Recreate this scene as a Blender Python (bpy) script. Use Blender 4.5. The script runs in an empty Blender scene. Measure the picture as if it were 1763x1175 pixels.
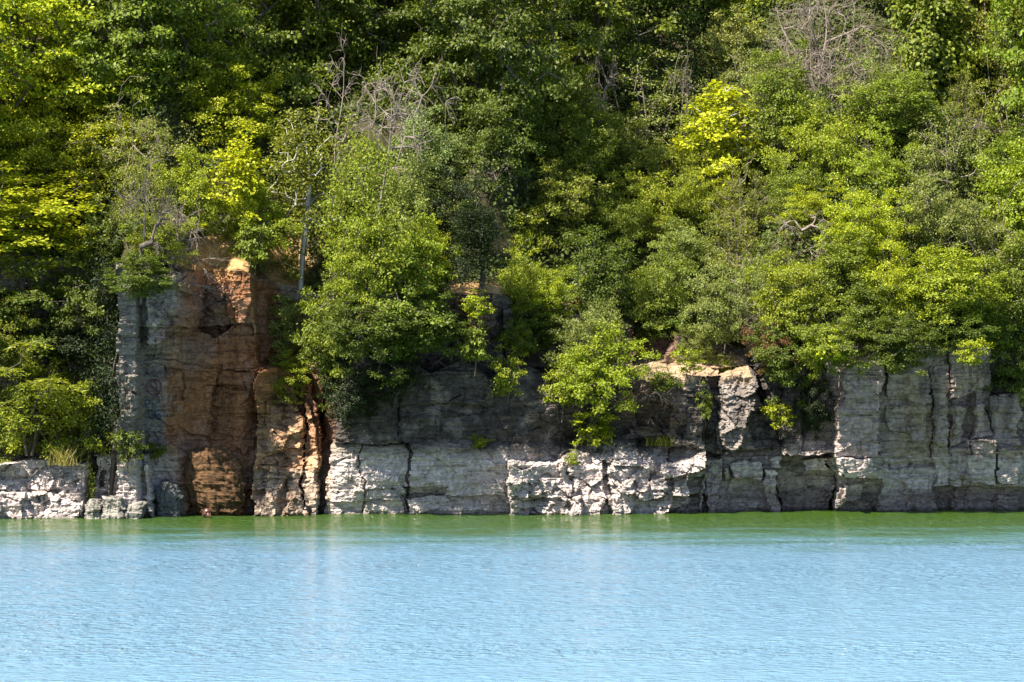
import bpy, math, random
import numpy as np
R = math.radians
C = bpy.context.scene.collection
SC = bpy.context.scene

# ------------------------------------------------------------------ camera
F = 8815.0                       # focal length in photo pixels (1763 wide)
CX, CY = 881.5, 587.5
CAM = (0.0, -120.0, 6.0)
PITCH = R(0.930)
cd = bpy.data.cameras.new('camera')
cam = bpy.data.objects.new('camera', cd); C.objects.link(cam)
cam.location = CAM
cam.rotation_euler = (R(90) - PITCH, 0, 0)
cd.sensor_width = 36.0; cd.lens = 36.0 * F / 1763.0
cd.clip_start = 1.0; cd.clip_end = 2000.0
SC.camera = cam

# ------------------------------------------------------------------ light
SUN_DIR = np.array([-0.46, -0.40, 0.80]); SUN_DIR = SUN_DIR / np.linalg.norm(SUN_DIR)   # towards the sun
sun_el = math.asin(SUN_DIR[2])
sun_az = math.atan2(SUN_DIR[0], SUN_DIR[1])          # from +Y, clockwise
w = bpy.data.worlds.new('World'); SC.world = w; w.use_nodes = True
nt = w.node_tree; nt.nodes.clear()
sky = nt.nodes.new('ShaderNodeTexSky'); sky.sky_type = 'NISHITA'; sky.sun_disc = False
sky.sun_elevation = sun_el; sky.sun_rotation = sun_az
sky.air_density = 1.0; sky.dust_density = 0.3; sky.ozone_density = 2.0
bg = nt.nodes.new('ShaderNodeBackground'); bg.inputs['Strength'].default_value = 0.064
wo = nt.nodes.new('ShaderNodeOutputWorld')
nt.links.new(sky.outputs[0], bg.inputs[0]); nt.links.new(bg.outputs[0], wo.inputs[0])
sl = bpy.data.lights.new('sun', 'SUN'); sl.energy = 5.0; sl.angle = R(0.53); sl.color = (1.0, 0.905, 0.74)
so = bpy.data.objects.new('sun', sl); C.objects.link(so); so.location = (-30, -20, 50)
from mathutils import Vector
so.rotation_euler = Vector(SUN_DIR).to_track_quat('Z', 'Y').to_euler()
SC.view_settings.view_transform = 'Standard'; SC.view_settings.look = 'None'
SC.view_settings.exposure = 1.38; SC.view_settings.gamma = 1.0
SC.cycles.max_bounces = 6; SC.cycles.diffuse_bounces = 3; SC.cycles.glossy_bounces = 3
SC.cycles.transmission_bounces = 3; SC.cycles.transparent_max_bounces = 4

# ------------------------------------------------------------------ projection
cp, sp = math.cos(PITCH), math.sin(PITCH)
def project(x, y, z):
    dy = y - CAM[1]; dz = z - CAM[2]
    dep = dy * cp - dz * sp; up = dy * sp + dz * cp
    return CX + F * x / dep, CY - F * up / dep
def at(px, py, y):
    """world x, z of a photo pixel at world depth y"""
    a = (CY - py) / F
    dy = y - CAM[1]
    dz = dy * (a * cp - sp) / (cp + a * sp)
    dep = dy * cp - dz * sp
    return (px - CX) / F * dep, CAM[2] + dz

# ------------------------------------------------------------------ noise
def hsh(ix, iz, s):
    n = (ix.astype(np.int64) * 374761393 + iz.astype(np.int64) * 668265263 + int(s) * 974634777) & 0xFFFFFFFF
    n = ((n ^ (n >> 13)) * 1274126177) & 0xFFFFFFFF
    n = ((n ^ (n >> 16)) * 2246822519) & 0xFFFFFFFF
    return ((n ^ (n >> 15)) & 0xFFFFFF) / float(0x1000000)
def vn(x, z, s=0):
    x = np.asarray(x, float); z = np.asarray(z, float)
    ix = np.floor(x); iz = np.floor(z); fx = x - ix; fz = z - iz
    fx = fx * fx * (3 - 2 * fx); fz = fz * fz * (3 - 2 * fz)
    a = hsh(ix, iz, s); b = hsh(ix + 1, iz, s); c = hsh(ix, iz + 1, s); d = hsh(ix + 1, iz + 1, s)
    return (a * (1 - fx) + b * fx) * (1 - fz) + (c * (1 - fx) + d * fx) * fz
def fbm(x, z, s=0, o=4):
    t = 0; a = 0.5; n = 0
    for i in range(o):
        t = t + a * vn(x, z, s + i * 17); n += a; a *= 0.5; x = x * 2.03 + 5.1; z = z * 2.03 + 9.7
    return t / n - 0.5
def facet(x, z, s, tilt=0.5, off=1.0):
    """Voronoi cells, each a tilted plane: chipped rock. returns depth, edge distance"""
    ix = np.floor(x); iz = np.floor(z)
    d1 = np.full(x.shape, 9.0); d2 = np.full(x.shape, 9.0); val = np.zeros(x.shape)
    for i in (-1, 0, 1):
        for j in (-1, 0, 1):
            cx = ix + i; cz = iz + j
            px_ = cx + hsh(cx, cz, s); pz_ = cz + hsh(cx, cz, s + 1)
            dx = x - px_; dz = z - pz_
            d = dx * dx + dz * dz
            v = (hsh(cx, cz, s + 2) - 0.5) * off + tilt * ((hsh(cx, cz, s + 3) - 0.5) * dx + (hsh(cx, cz, s + 4) - 0.5) * dz) * 2
            m = d < d1
            d2 = np.where(m, d1, np.minimum(d2, d)); val = np.where(m, v, val); d1 = np.where(m, d, d1)
    return val, np.sqrt(d2) - np.sqrt(d1)
def sstep(a, b, x):
    t = np.clip((x - a) / (b - a), 0, 1); return t * t * (3 - 2 * t)
def inpoly(X, Y, poly):
    r = np.zeros(X.shape, bool); n = len(poly)
    for i in range(n):
        x0, y0 = poly[i]; x1, y1 = poly[(i + 1) % n]
        if y0 == y1: continue
        c = ((y0 > Y) != (y1 > Y)) & (X < (x1 - x0) * (Y - y0) / (y1 - y0) + x0)
        r ^= c
    return r

# ------------------------------------------------------------------ mesh + tag helpers
def mesh_from(name, V, quads=None, tris=None, smooth=False):
    me = bpy.data.meshes.new(name)
    V = np.asarray(V, np.float32)
    nq = 0 if quads is None else len(quads); ntr = 0 if tris is None else len(tris)
    me.vertices.add(len(V)); me.vertices.foreach_set('co', V.ravel())
    idx = []; st = []; tot = []
    if nq: idx.append(np.asarray(quads, np.int32).ravel()); st.append(np.arange(nq) * 4)
    if ntr: idx.append(np.asarray(tris, np.int32).ravel()); st.append(nq * 4 + np.arange(ntr) * 3)
    idx = np.concatenate(idx)
    me.loops.add(len(idx)); me.loops.foreach_set('vertex_index', idx)
    me.polygons.add(nq + ntr); me.polygons.foreach_set('loop_start', np.concatenate(st).astype(np.int32))
    me.update(calc_edges=True)
    me.polygons.foreach_set('use_smooth', np.full(nq + ntr, smooth))
    me.validate(); me.update()
    return me
def colattr(me, name, rgb):
    a = me.color_attributes.new(name, 'FLOAT_COLOR', 'POINT')
    c = np.ones((len(rgb), 4), np.float32); c[:, :3] = rgb
    a.data.foreach_set('color', c.ravel())
def obj(name, me, mat=None, parent=None, loc=None):
    o = bpy.data.objects.new(name, me); C.objects.link(o)
    if mat is not None:
        if len(me.materials) == 0: me.materials.append(mat)
    if parent: o.parent = parent
    if loc: o.location = loc
    return o
def tag(o, label=None, cat=None, group=None, kind=None):
    if label: o['label'] = label
    if cat: o['category'] = cat
    if group: o['group'] = group
    if kind: o['kind'] = kind
    return o

# ------------------------------------------------------------------ materials
def newmat(name):
    m = bpy.data.materials.new(name); m.use_nodes = True
    t = m.node_tree; t.nodes.clear(); out = t.nodes.new('ShaderNodeOutputMaterial')
    def N(kind, **kw):
        n = t.nodes.new(kind)
        for k, v in kw.items():
            if hasattr(n, k): setattr(n, k, v)
            else: n.inputs[k.replace('_', ' ')].default_value = v
        return n
    return m, t, out, N
def leaf_mat(name, trans=0.36, gloss=0.02, var=0.4):
    m, t, out, N = newmat(name); L = t.links.new
    oi = N('ShaderNodeObjectInfo'); ge = N('ShaderNodeNewGeometry')
    hsv = N('ShaderNodeHueSaturation')
    mr = N('ShaderNodeMapRange'); mr.inputs[3].default_value = 1 - var; mr.inputs[4].default_value = 1 + var
    L(ge.outputs['Random Per Island'], mr.inputs[0]); L(mr.outputs[0], hsv.inputs['Value'])
    wn = N('ShaderNodeTexWhiteNoise', noise_dimensions='1D'); L(ge.outputs['Random Per Island'], wn.inputs['W'])
    mh = N('ShaderNodeMapRange'); mh.inputs[3].default_value = 0.472; mh.inputs[4].default_value = 0.504
    L(wn.outputs['Value'], mh.inputs[0]); L(mh.outputs[0], hsv.inputs['Hue'])
    L(oi.outputs['Color'], hsv.inputs['Color'])
    d = N('ShaderNodeBsdfDiffuse'); tr = N('ShaderNodeBsdfTranslucent'); g = N('ShaderNodeBsdfGlossy'); g.inputs['Roughness'].default_value = 0.5
    g.inputs['Color'].default_value = (0.9, 0.95, 1, 1)
    L(hsv.outputs[0], d.inputs[0])
    tc = N('ShaderNodeMixRGB', blend_type='MULTIPLY'); tc.inputs[0].default_value = 1; tc.inputs[2].default_value = (1.12, 1.18, 0.35, 1)
    L(hsv.outputs[0], tc.inputs[1]); L(tc.outputs[0], tr.inputs[0])
    m1 = N('ShaderNodeMixShader'); m1.inputs[0].default_value = trans; L(d.outputs[0], m1.inputs[1]); L(tr.outputs[0], m1.inputs[2])
    m2 = N('ShaderNodeMixShader'); m2.inputs[0].default_value = gloss; L(m1.outputs[0], m2.inputs[1]); L(g.outputs[0], m2.inputs[2])
    L(m2.outputs[0], out.inputs[0]); return m
LEAF = leaf_mat('leaf'); LEAF_DULL = leaf_mat('needle', 0.15, 0.02, 0.5)
def bark_mat(name, c0, c1, scale=14):
    m, t, out, N = newmat(name); L = t.links.new
    tc = N('ShaderNodeTexCoord'); mp = N('ShaderNodeMapping'); mp.inputs['Scale'].default_value = (1, 1, 0.25)
    L(tc.outputs['Object'], mp.inputs[0])
    no = N('ShaderNodeTexNoise'); no.inputs['Scale'].default_value = scale; no.inputs['Detail'].default_value = 5
    L(mp.outputs[0], no.inputs[0])
    cr = N('ShaderNodeValToRGB'); cr.color_ramp.elements[0].position = 0.35; cr.color_ramp.elements[1].position = 0.65
    cr.color_ramp.elements[0].color = (*c0, 1); cr.color_ramp.elements[1].color = (*c1, 1)
    L(no.outputs[0], cr.inputs[0])
    p = N('ShaderNodeBsdfPrincipled'); p.inputs['Roughness'].default_value = 0.85
    L(cr.outputs[0], p.inputs['Base Color'])
    b = N('ShaderNodeBump'); b.inputs['Strength'].default_value = 0.5; b.inputs['Distance'].default_value = 0.02
    L(no.outputs[0], b.inputs['Height']); L(b.outputs[0], p.inputs['Normal'])
    L(p.outputs[0], out.inputs[0]); return m
BARK = bark_mat('bark', (0.05, 0.04, 0.03), (0.13, 0.11, 0.09))
DEAD = bark_mat('dead_wood', (0.14, 0.11, 0.095), (0.30, 0.245, 0.215))
BIRCH = bark_mat('pale_bark', (0.35, 0.34, 0.34), (0.62, 0.60, 0.60), 9)
def rock_mat(name, bump=0.6):
    m, t, out, N = newmat(name); L = t.links.new
    at_ = N('ShaderNodeAttribute', attribute_name='albedo')
    ge = N('ShaderNodeNewGeometry')
    n1 = N('ShaderNodeTexNoise'); n1.inputs['Scale'].default_value = 9; n1.inputs['Detail'].default_value = 8; n1.inputs['Roughness'].default_value = 0.72
    L(ge.outputs['Position'], n1.inputs[0])
    mr = N('ShaderNodeMapRange'); mr.inputs[1].default_value = 0.3; mr.inputs[2].default_value = 0.7
    mr.inputs[3].default_value = 0.50; mr.inputs[4].default_value = 1.45
    L(n1.outputs[0], mr.inputs[0])
    # thin bedding planes
    mp = N('ShaderNodeMapping'); mp.inputs['Scale'].default_value = (1.8, 1.8, 14)
    L(ge.outputs['Position'], mp.inputs[0])
    n2 = N('ShaderNodeTexNoise'); n2.inputs['Scale'].default_value = 1.0; n2.inputs['Detail'].default_value = 4; n2.inputs['Distortion'].default_value = 0.4
    L(mp.outputs[0], n2.inputs[0])
    m2 = N('ShaderNodeMapRange'); m2.inputs[1].default_value = 0.36; m2.inputs[2].default_value = 0.5
    m2.inputs[3].default_value = 0.62; m2.inputs[4].default_value = 1.0
    L(n2.outputs[0], m2.inputs[0])
    mu = N('ShaderNodeMath', operation='MULTIPLY'); L(mr.outputs[0], mu.inputs[0]); L(m2.outputs[0], mu.inputs[1])
    vm = N('ShaderNodeVectorMath', operation='SCALE'); L(at_.outputs['Color'], vm.inputs[0]); L(mu.outputs[0], vm.inputs['Scale'])
    p = N('ShaderNodeBsdfPrincipled'); p.inputs['Roughness'].default_value = 0.9
    p.inputs['Specular IOR Level'].default_value = 0.25
    L(vm.outputs[0], p.inputs['Base Color'])
    ad = N('ShaderNodeMath', operation='ADD'); L(n1.outputs[0], ad.inputs[0]); L(n2.outputs[0], ad.inputs[1])
    b = N('ShaderNodeBump'); b.inputs['Strength'].default_value = bump; b.inputs['Distance'].default_value = 0.060
    L(ad.outputs[0], b.inputs['Height']); L(b.outputs[0], p.inputs['Normal'])
    L(p.outputs[0], out.inputs[0]); return m
ROCK = rock_mat('limestone', 0.8)
SOIL = rock_mat('soil', 0.5)
# ------------------------------------------------------------------ the cliff
def base_y(px):
    return np.interp(px, [-700, 0, 146, 160, 240, 250, 420, 560, 1000, 1210, 1763, 2500],
                         [-2.9, -2.15, -2.0, -1.5, -1.2, -0.75, -0.55, -0.1, 0.05, 0.45, 1.85, 3.2])
TOPX = [-700, 0, 200, 300, 345, 410, 470, 560, 760, 862, 1000, 1100, 1230, 1300, 1400, 1512, 1700, 1763, 2500]
TOPY = [430, 440, 450, 470, 462, 462, 490, 505, 505, 505, 530, 565, 590, 605, 600, 588, 592, 600, 600]
# (polygon in photo pixels, depth change in metres: negative comes towards the lake)
REG = [
 ([(-800,300),(205,300),(205,560),(200,782),(160,782),(150,797),(-800,800)], 1.5),            # wall set back above the left block
 ([(-800,560),(20,560),(20,800),(-800,800)], -0.3),
 ([(95,470),(150,480),(160,700),(110,720)], -0.45),
 ([(-800,798),(145,798),(140,812),(148,830),(146,960),(-800,960)], -0.0),
 ([(130,812),(148,816),(148,845),(132,845)], -0.1),
 ([(-800,852),(150,850),(147,960),(-800,960)], -0.12),
 ([(147,786),(161,786),(161,960),(147,960)], 0.9),
 ([(161,786),(196,782),(207,812),(212,862),(212,960),(161,960)], 0.0),
 ([(172,812),(180,812),(180,840),(172,840)], 0.3),
 ([(200,440),(245,450),(243,560),(240,640),(242,700),(246,800),(205,800)], -0.15),
 ([(205,800),(258,780),(262,818),(268,845),(272,960),(205,960)], -0.35),
 ([(205,846),(270,846),(272,960),(205,960)], -0.08),
 ([(225,640),(243,645),(243,675),(225,672)], -0.12),
 ([(225,675),(243,678),(246,700),(225,705)], -0.15),
 # orange alcove
 ([(246,560),(430,560),(440,640),(440,760),(430,960),(272,960),(262,800),(246,790)], 0.35),
 ([(258,470),(300,478),(346,462),(348,520),(340,548),(330,570),(300,572),(285,600),(262,600)], -0.35),
 ([(258,560),(290,560),(296,585),(265,598)], -0.2),
 ([(347,455),(388,455),(392,560),(360,580),(340,560),(347,520)], 0.55),
 ([(402,455),(430,462),(430,520),(420,560),(402,560)], -0.35),
 ([(286,630),(320,640),(322,690),(290,690)], 0.12),
 ([(366,665),(440,670),(440,760),(366,745)], 0.10),
 ([(370,640),(436,640),(436,668),(370,664)], -0.08),
 ([(250,770),(300,765),(330,790),(330,960),(268,960)], -0.2),
 # right side column, slab, then the deep dark recess
 ([(436,640),(470,632),(500,650),(512,700),(523,740),(523,960),(428,960),(440,800)], -0.35),
 ([(455,690),(512,690),(520,770),(460,780)], -0.12),
 ([(440,806),(523,806),(523,960),(425,960)], -0.10),
 ([(470,806),(505,812),(495,830),(480,862),(470,960),(430,960)], -0.14),
 ([(525,690),(545,735),(548,800),(554,960),(525,960)], -0.30),
 ([(523.5,650),(525.5,650),(525.5,960),(523,960)], 0.12),
 ([(430,440),(560,440),(560,600),(500,640),(440,630)], 1.0),
 ([(553,560),(600,560),(595,700),(572,780),(566,820),(560,960),(554,960)], 0.75),
 ([(500,600),(560,600),(556,735),(530,660),(505,640)], 0.5),
 # centre wall
 ([(560,500),(700,500),(684,700),(690,762),(612,764),(560,764)], -0.16),
 ([(612,764),(705,768),(708,790),(612,790)], 0.03),
 ([(626,766),(628.5,766),(627,885),(624,885)], 0.10),
 ([(703,765),(708,765),(706,850),(702,885),(699,885),(704,840)], 0.22),
 ([(700,842),(768,838),(768,852),(704,860)], 0.30),
 ([(560,862),(700,862),(700,960),(560,960)], 0.06),
 ([(696,852),(880,852),(880,960),(690,960)], 0.12),
 ([(600,815),(690,812),(700,845),(660,840),(610,846)], -0.07),
 ([(640,500),(1210,500),(1140,620),(1095,632),(1000,640),(960,658),(900,628),(850,652),(800,618),(745,645),(700,600),(660,615),(640,580)], 0.7),
 ([(760,495),(862,498),(858,560),(800,580),(762,560)], -0.55),
 ([(868,530),(960,535),(955,640),(872,630)], -0.25),
 ([(740,685),(800,700),(830,690),(840,705),(800,716),(740,698)], 0.08),
 ([(640,640),(850,640),(850,700),(740,690),(680,700)], -0.08),
 # lit broken bulge
 ([(880,796),(962,790),(985,780),(1035,690),(1090,660),(1140,640),(1214,650),(1213,780),(1212,810),(1190,830),(1188,868),(1140,884),(1000,960),(880,960)], -0.40),
 ([(880,800),(965,792),(975,830),(985,860),(930,856),(882,850)], -0.18),
 ([(985,855),(1000,850),(1010,900),(985,960)], -0.30),
 ([(1034,790),(1046,800),(1052,850),(1060,960),(1036,960),(1040,850)], 0.22),
 ([(1060,770),(1100,760),(1130,800),(1115,840),(1070,850),(1050,810)], -0.22),
 ([(1125,825),(1150,820),(1150,852),(1110,862),(1095,845)], -0.28),
 ([(1140,800),(1212,775),(1214,800),(1180,815),(1150,822)], -0.35),
 ([(1150,770),(1190,765),(1205,775),(1150,800)], 0.22),
 ([(1164,815),(1190,812),(1188,852),(1160,852)], -0.20),
 ([(1160,855),(1215,850),(1240,960),(1140,960)], 0.35),
 ([(1085,740),(1130,730),(1140,748),(1090,756)], -0.20),
 ([(1090,690),(1150,690),(1150,735),(1100,735)], 0.25),
 ([(1180,715),(1206,715),(1210,770),(1178,770)], -0.15),
 # gap, hanging pillar and what is under it
 ([(1203,650),(1235,650),(1232,740),(1240,790),(1213,790),(1206,740)], 0.28),
 ([(1235,645),(1292,634),(1300,655),(1313,700),(1290,708),(1286,745),(1264,777),(1248,770),(1236,735)], -0.65),
 ([(1213,780),(1345,770),(1345,960),(1213,960)], 0.42),
 ([(1210,786),(1246,786),(1240,815),(1232,870),(1232,960),(1206,960)], -0.22),
 ([(1257,798),(1315,796),(1317,826),(1262,826)], -0.36),
 ([(1244,806),(1256,806),(1256,828),(1244,828)], -0.25),
 ([(1320,805),(1343,815),(1340,885),(1330,960),(1322,960),(1322,850)], -0.28),
 ([(1300,640),(1345,640),(1350,770),(1300,770)], 0.35),
 ([(1325,790),(1350,786),(1345,808),(1330,806)], -0.3),
 # right wall
 ([(1345,600),(1385,600),(1385,780),(1345,788)], 0.1),
 ([(1385,600),(1430,640),(1445,640),(1440,770),(1385,775)], 0.25),
 ([(1345,787),(1440,776),(1440,960),(1340,960)], 0.95),
 ([(1388,790),(1422,786),(1424,812),(1392,812)], -0.65),
 ([(1420,786),(1445,786),(1445,824),(1430,812)], -0.55),
 ([(1438,640),(1512,600),(1512,784),(1438,784)], -0.42),
 ([(1438,784),(1505,786),(1510,820),(1450,826),(1440,810)], -0.50),
 ([(1438,826),(1515,826),(1515,960),(1430,960)], 0.30),
 ([(1452,836),(1488,836),(1488,860),(1460,866),(1452,855)], -0.25),
 ([(1430,838),(1455,840),(1460,870),(1440,880),(1430,870)], -0.25),
 ([(1518,590),(1594,590),(1594,690),(1580,698),(1560,690),(1555,680),(1518,682)], -0.22),
 ([(1626,590),(1698,598),(1700,660),(1670,668),(1626,685)], -0.28),
 ([(1594,590),(1624,590),(1624,780),(1632,838),(1612,838),(1596,790)], -0.12),
 ([(1634,696),(1652,700),(1650,740),(1636,752)], -0.10),
 ([(1652,698),(1670,698),(1668,755),(1652,755)], 0.22),
 ([(1626,686),(1672,670),(1672,696),(1626,697)], 0.20),
 ([(1520,700),(1560,696),(1565,745),(1530,735)], -0.08),
 ([(1672,690),(1692,690),(1705,750),(1670,756)], -0.14),
 ([(1697,590),(2500,590),(2500,690),(1760,680),(1700,680)], 0.7),
 ([(1700,680),(1752,690),(1756,770),(1706,765)], -0.06),
 ([(1660,758),(1710,758),(1714,834),(1664,830),(1645,820),(1662,815)], -0.26),
 ([(1712,776),(1752,778),(1755,834),(1718,830)], -0.24),
 ([(1752,700),(2500,700),(2500,760),(1756,768)], 0.35),
 ([(1645,838),(2500,834),(2500,960),(1645,960)], 0.30),
 ([(1610,838),(1645,838),(1645,960),(1612,960)], 0.38),
 ([(1520,792),(1596,790),(1600,800),(1520,806)], 0.12),
 ([(1575,855),(1614,852),(1614,960),(1575,960)], -0.12),
 ([(1640,860),(1668,858),(1668,960),(1640,960)], -0.14),
 ([(1718,850),(1752,850),(1752,960),(1718,960)], -0.18),
]
CRK = [  # cracks: polyline, half width px, depth
 ([(1628,588),(1626,640),(1627,720),(1624,790)], 2.2, 0.35), ([(1672,700),(1668,750),(1664,830),(1662,838)], 2.0, 0.30),
 ([(1594,590),(1595,690),(1594,780),(1612,838)], 1.7, 0.22), ([(1694,690),(1706,752),(1702,762)], 1.3, 0.15),
 ([(1512,600),(1512,790)], 1.6, 0.20), ([(1442,640),(1441,760),(1444,822)], 1.4, 0.16),
 ([(1465,640),(1466,668),(1500,672)], 1.2, 0.10), ([(1350,787),(1400,783),(1442,784),(1512,784)], 1.8, 0.22),
 ([(1628,770),(1660,762),(1706,764)], 1.2, 0.12), ([(1513,808),(1560,806),(1566,796)], 1.6, 0.18),
 ([(545,765),(610,763),(650,766),(700,764)], 1.8, 0.20), ([(740,692),(765,690),(790,682)], 1.6, 0.16),
 ([(366,560),(372,640),(364,745)], 1.6, 0.15), ([(300,668),(372,668),(436,674)], 1.3, 0.10), ([(246,622),(300,618),(368,640),(436,634)], 1.4, 0.14),
 ([(436,806),(523,805),(552,804)], 1.4, 0.14), ([(436,842),(470,842),(500,846)], 1.0, 0.08),
 ([(0,852),(70,850),(146,846)], 1.6, 0.12), ([(286,630),(290,668),(310,675)], 2.0, 0.16), ([(878,760),(880,800),(882,885)], 1.4, 0.14),
 ([(820,770),(822,885)], 1.0, 0.08), ([(880,857),(930,860),(985,856)], 1.6, 0.16), ([(960,770),(975,800),(985,850)], 1.4, 0.14),
 ([(1213,708),(1260,712),(1313,704)], 1.2, 0.10), ([(1215,800),(1212,885)], 1.2, 0.12), ([(180,782),(182,860)], 1.0, 0.10),
 ([(20,800),(24,885)], 1.0, 0.08), ([(75,852),(72,885)], 1.2, 0.10), ([(110,810),(108,850)], 1.2, 0.10), ([(620,560),(618,700)], 1.4, 0.12),
 ([(684,640),(688,762)], 1.8, 0.18), ([(760,570),(764,690)], 1.2, 0.12), ([(560,832),(600,830),(640,846)], 1.1, 0.08),
 ([(1560,840),(1562,885)], 1.2, 0.12), ([(1700,840),(1702,885)], 1.2, 0.12), ([(1715,776),(1716,834)], 1.4, 0.16), ([(1370,840),(1420,842)], 1.2, 0.10),
 ([(1395,845),(1430,850),(1440,885)], 2.2, 0.35),
]
def dist_poly(X, Y, pl):
    d = np.full(X.shape, 1e9)
    for (x0, y0), (x1, y1) in zip(pl[:-1], pl[1:]):
        dx, dy = x1 - x0, y1 - y0
        t = np.clip(((X - x0) * dx + (Y - y0) * dy) / (dx * dx + dy * dy), 0, 1)
        d = np.minimum(d, np.hypot(X - x0 - t * dx, Y - y0 - t * dy))
    return d
def smap(PX, PY, pts, s=1.0):
    """soft blob mask in photo pixels: list of (cx, cy, rx, ry)"""
    m = np.zeros(PX.shape)
    for cx, cy, rx, ry in pts:
        m = np.maximum(m, 1 - np.sqrt(((PX - cx) / rx) ** 2 + ((PY - cy) / ry) ** 2))
    return np.clip(m, 0, 1)
def cliff_surface(x, z):
    """depth y and albedo of the rock at world x, z"""
    px0 = CX + F * x / 120.0
    y0 = base_y(px0)
    PX, PY = project(x, y0, z)
    y0 = base_y(PX)
    # wandering outlines
    wx = PX + 11 * fbm(x * 1.2, z * 1.5, 2) * 2 + 7 * fbm(x * 2.6, z * 3.2, 3) * 2 + 2.6 * fbm(x * 9, z * 9, 4) * 2
    wy = PY + 6 * fbm(x * 1.0, z * 1.5, 7) * 2 + 4.5 * fbm(x * 2.2, z * 2.4, 5) * 2 + 2.0 * fbm(x * 8, z * 9, 6) * 2
    y = y0 + 0.05 * z - 0.34 * z * sstep(1290, 1450, PX)
    y = y + 0.42 * z * np.clip(smap(PX, PY, [(1070, 810, 190, 120)]) * 2, 0, 1) + 0.42 * z * np.clip(smap(PX, PY, [(90, 850, 110, 80), (490, 780, 75, 190)]) * 2, 0, 1)
    pil = ((wx > 1234) & (wx < 1314) & (wy > 634) & (wy < 778)).astype(float)
    y = y + pil * (0.42 * np.clip(z - 1.4, 0, 3) - 0.25) + 0.45 * (x - at(1270, 700, 0.3)[0]) * pil * -0.0
    y = y - 0.20 * z * sstep(555, 600, PX) * sstep(960, 860, PX) - 0.22 * z * sstep(345, 300, PX) * sstep(150, 200, PX)
    for poly, d in REG:
        y = y + 1.25 * d * inpoly(wx, wy, poly)
    # sloping lit ledge of the middle tier, and the slopes round the broken upper rock
    m = ((wx > 1095) & (wx < 1300)).astype(float)
    y = y + m * 1.3 * sstep(652, 624, wy)
    m = sstep(855, 900, wx) * sstep(1110, 1085, wx)
    y = y + m * 0.75 * sstep(690, 625, wy)
    mm = sstep(552, 600, wx) * sstep(1130, 1050, wx)          # bleached foot stands a little proud
    y = y - mm * 0.14 * sstep(758, 772, wy)
    # broken rock amounts
    rough = 0.46 + 0.54 * np.clip(smap(PX, PY, [(1080, 790, 190, 150), (60, 840, 160, 90), (480, 770, 80, 160), (1255, 700, 90, 110), (960, 830, 120, 80), (810, 560, 90, 90), (330, 520, 90, 90)]) * 1.8, 0, 1)
    fine = (0.6 + 0.4 * rough) * (1 - 0.35 * sstep(1290, 1450, PX))
    xs = x + 0.10 * fbm(x * 3, z * 3, 21)
    zs = z + 0.08 * fbm(x * 1.1, z * 3, 22)
    # blocks: courses with staggered joints
    def course(h, wd, amp, s, warp=0.25):
        lay = (zs + warp * fbm(x * 0.35, z * 0.2, s)) / h
        lay = lay + 0.35 * np.sin(lay * 1.7 + s)
        li = np.floor(lay)
        cw = wd * (0.6 + 0.9 * hsh(li, li * 0, s + 1))
        ci = (xs + 13.7 * hsh(li, li * 0, s + 2) + 0.12 * fbm(x * 1.2, z * 1.2, s + 5)) / cw
        ck = np.floor(ci)
        v = (hsh(ck, li, s + 3) - 0.5) * amp
        fx = np.abs(ci - ck - 0.5) * cw; fx = cw / 2 - fx
        fz = np.minimum(lay - li, 1 - (lay - li)) * h
        g = np.minimum(fx, fz * 1.2)
        return v, g
    v1, g1 = course(0.62, 1.25, 0.13, 40)
    v2, g2 = course(0.26, 0.55, 0.07, 60, 0.15)
    v3, g3 = course(0.085, 1.1, 0.030, 80, 0.1)
    y = y + v1 * (0.6 + 0.5 * rough) + v2 * fine + v3 * fine
    br = sstep(0.40, 0.60, vn(x * 0.8, z * 0.8, 90))
    y = y + (0.035 * sstep(0.03, 0.0, g1) * br + 0.015 * sstep(0.025, 0.0, g2) * (1 - br)) * sstep(0.35, 0.6, vn(x * 1.7, z * 2.2, 91))
    fa, fe = facet(xs * 1.7, zs * 2.1, 100, 0.55, 0.5)
    fb, fe2 = facet(xs * 4.6 + 3, zs * 5.2, 120, 0.6, 0.6)
    fc, fe3 = facet(xs * 11, zs * 14, 140, 0.6, 0.7)
    y = y + fa * 0.58 * (rough - 0.24) + fb * 0.28 * (rough - 0.18) + fc * 0.07 * (rough + 0.1)
    y = y + 0.20 * fbm(x * 0.7, z * 0.6, 150) + 0.05 * fbm(x * 5, z * 6, 160)
    # vertical flutes on the smooth right wall
    y = y + 0.10 * sstep(1380, 1500, PX) * fbm(x * 2.6, z * 0.5, 170)
    jx = wx + 5 * fbm(x * 1.5, z * 3.5, 96) * 2; jy = wy + 4 * fbm(x * 3.5, z * 1.5, 97) * 2; jw = 0.35 + 0.95 * vn(x * 2.5, z * 2.5, 98)
    for pl, hw, d in CRK:
        y = y + 0.62 * d * sstep(hw * 1.25, hw * 0.35, dist_poly(jx, jy, pl) / jw) * sstep(0.25, 0.5, vn(x * 1.3 + d * 9, z * 1.9, 95))
    # -------- albedo
    n1 = fbm(x * 1.3, z * 1.3, 200, 5); n2 = fbm(x * 4, z * 5, 210, 4); n3 = fbm(x * 3.2, z * 0.35, 220, 4)
    def rgb(c): return np.array(c)[None, None, :]
    grey = rgb((0.30, 0.295, 0.285)); col = np.ones(x.shape + (3,)) * grey
    def mix(col, c, m): return col * (1 - m[..., None]) + rgb(c) * m[..., None]
    col = mix(col, (0.40, 0.385, 0.35), np.clip(n1 * 1.6 + 0.35, 0, 1) * 0.6)
    # right wall: greenish buff
    col = mix(col, (0.50, 0.455, 0.46), sstep(1290, 1420, PX) * 0.8)
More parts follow.
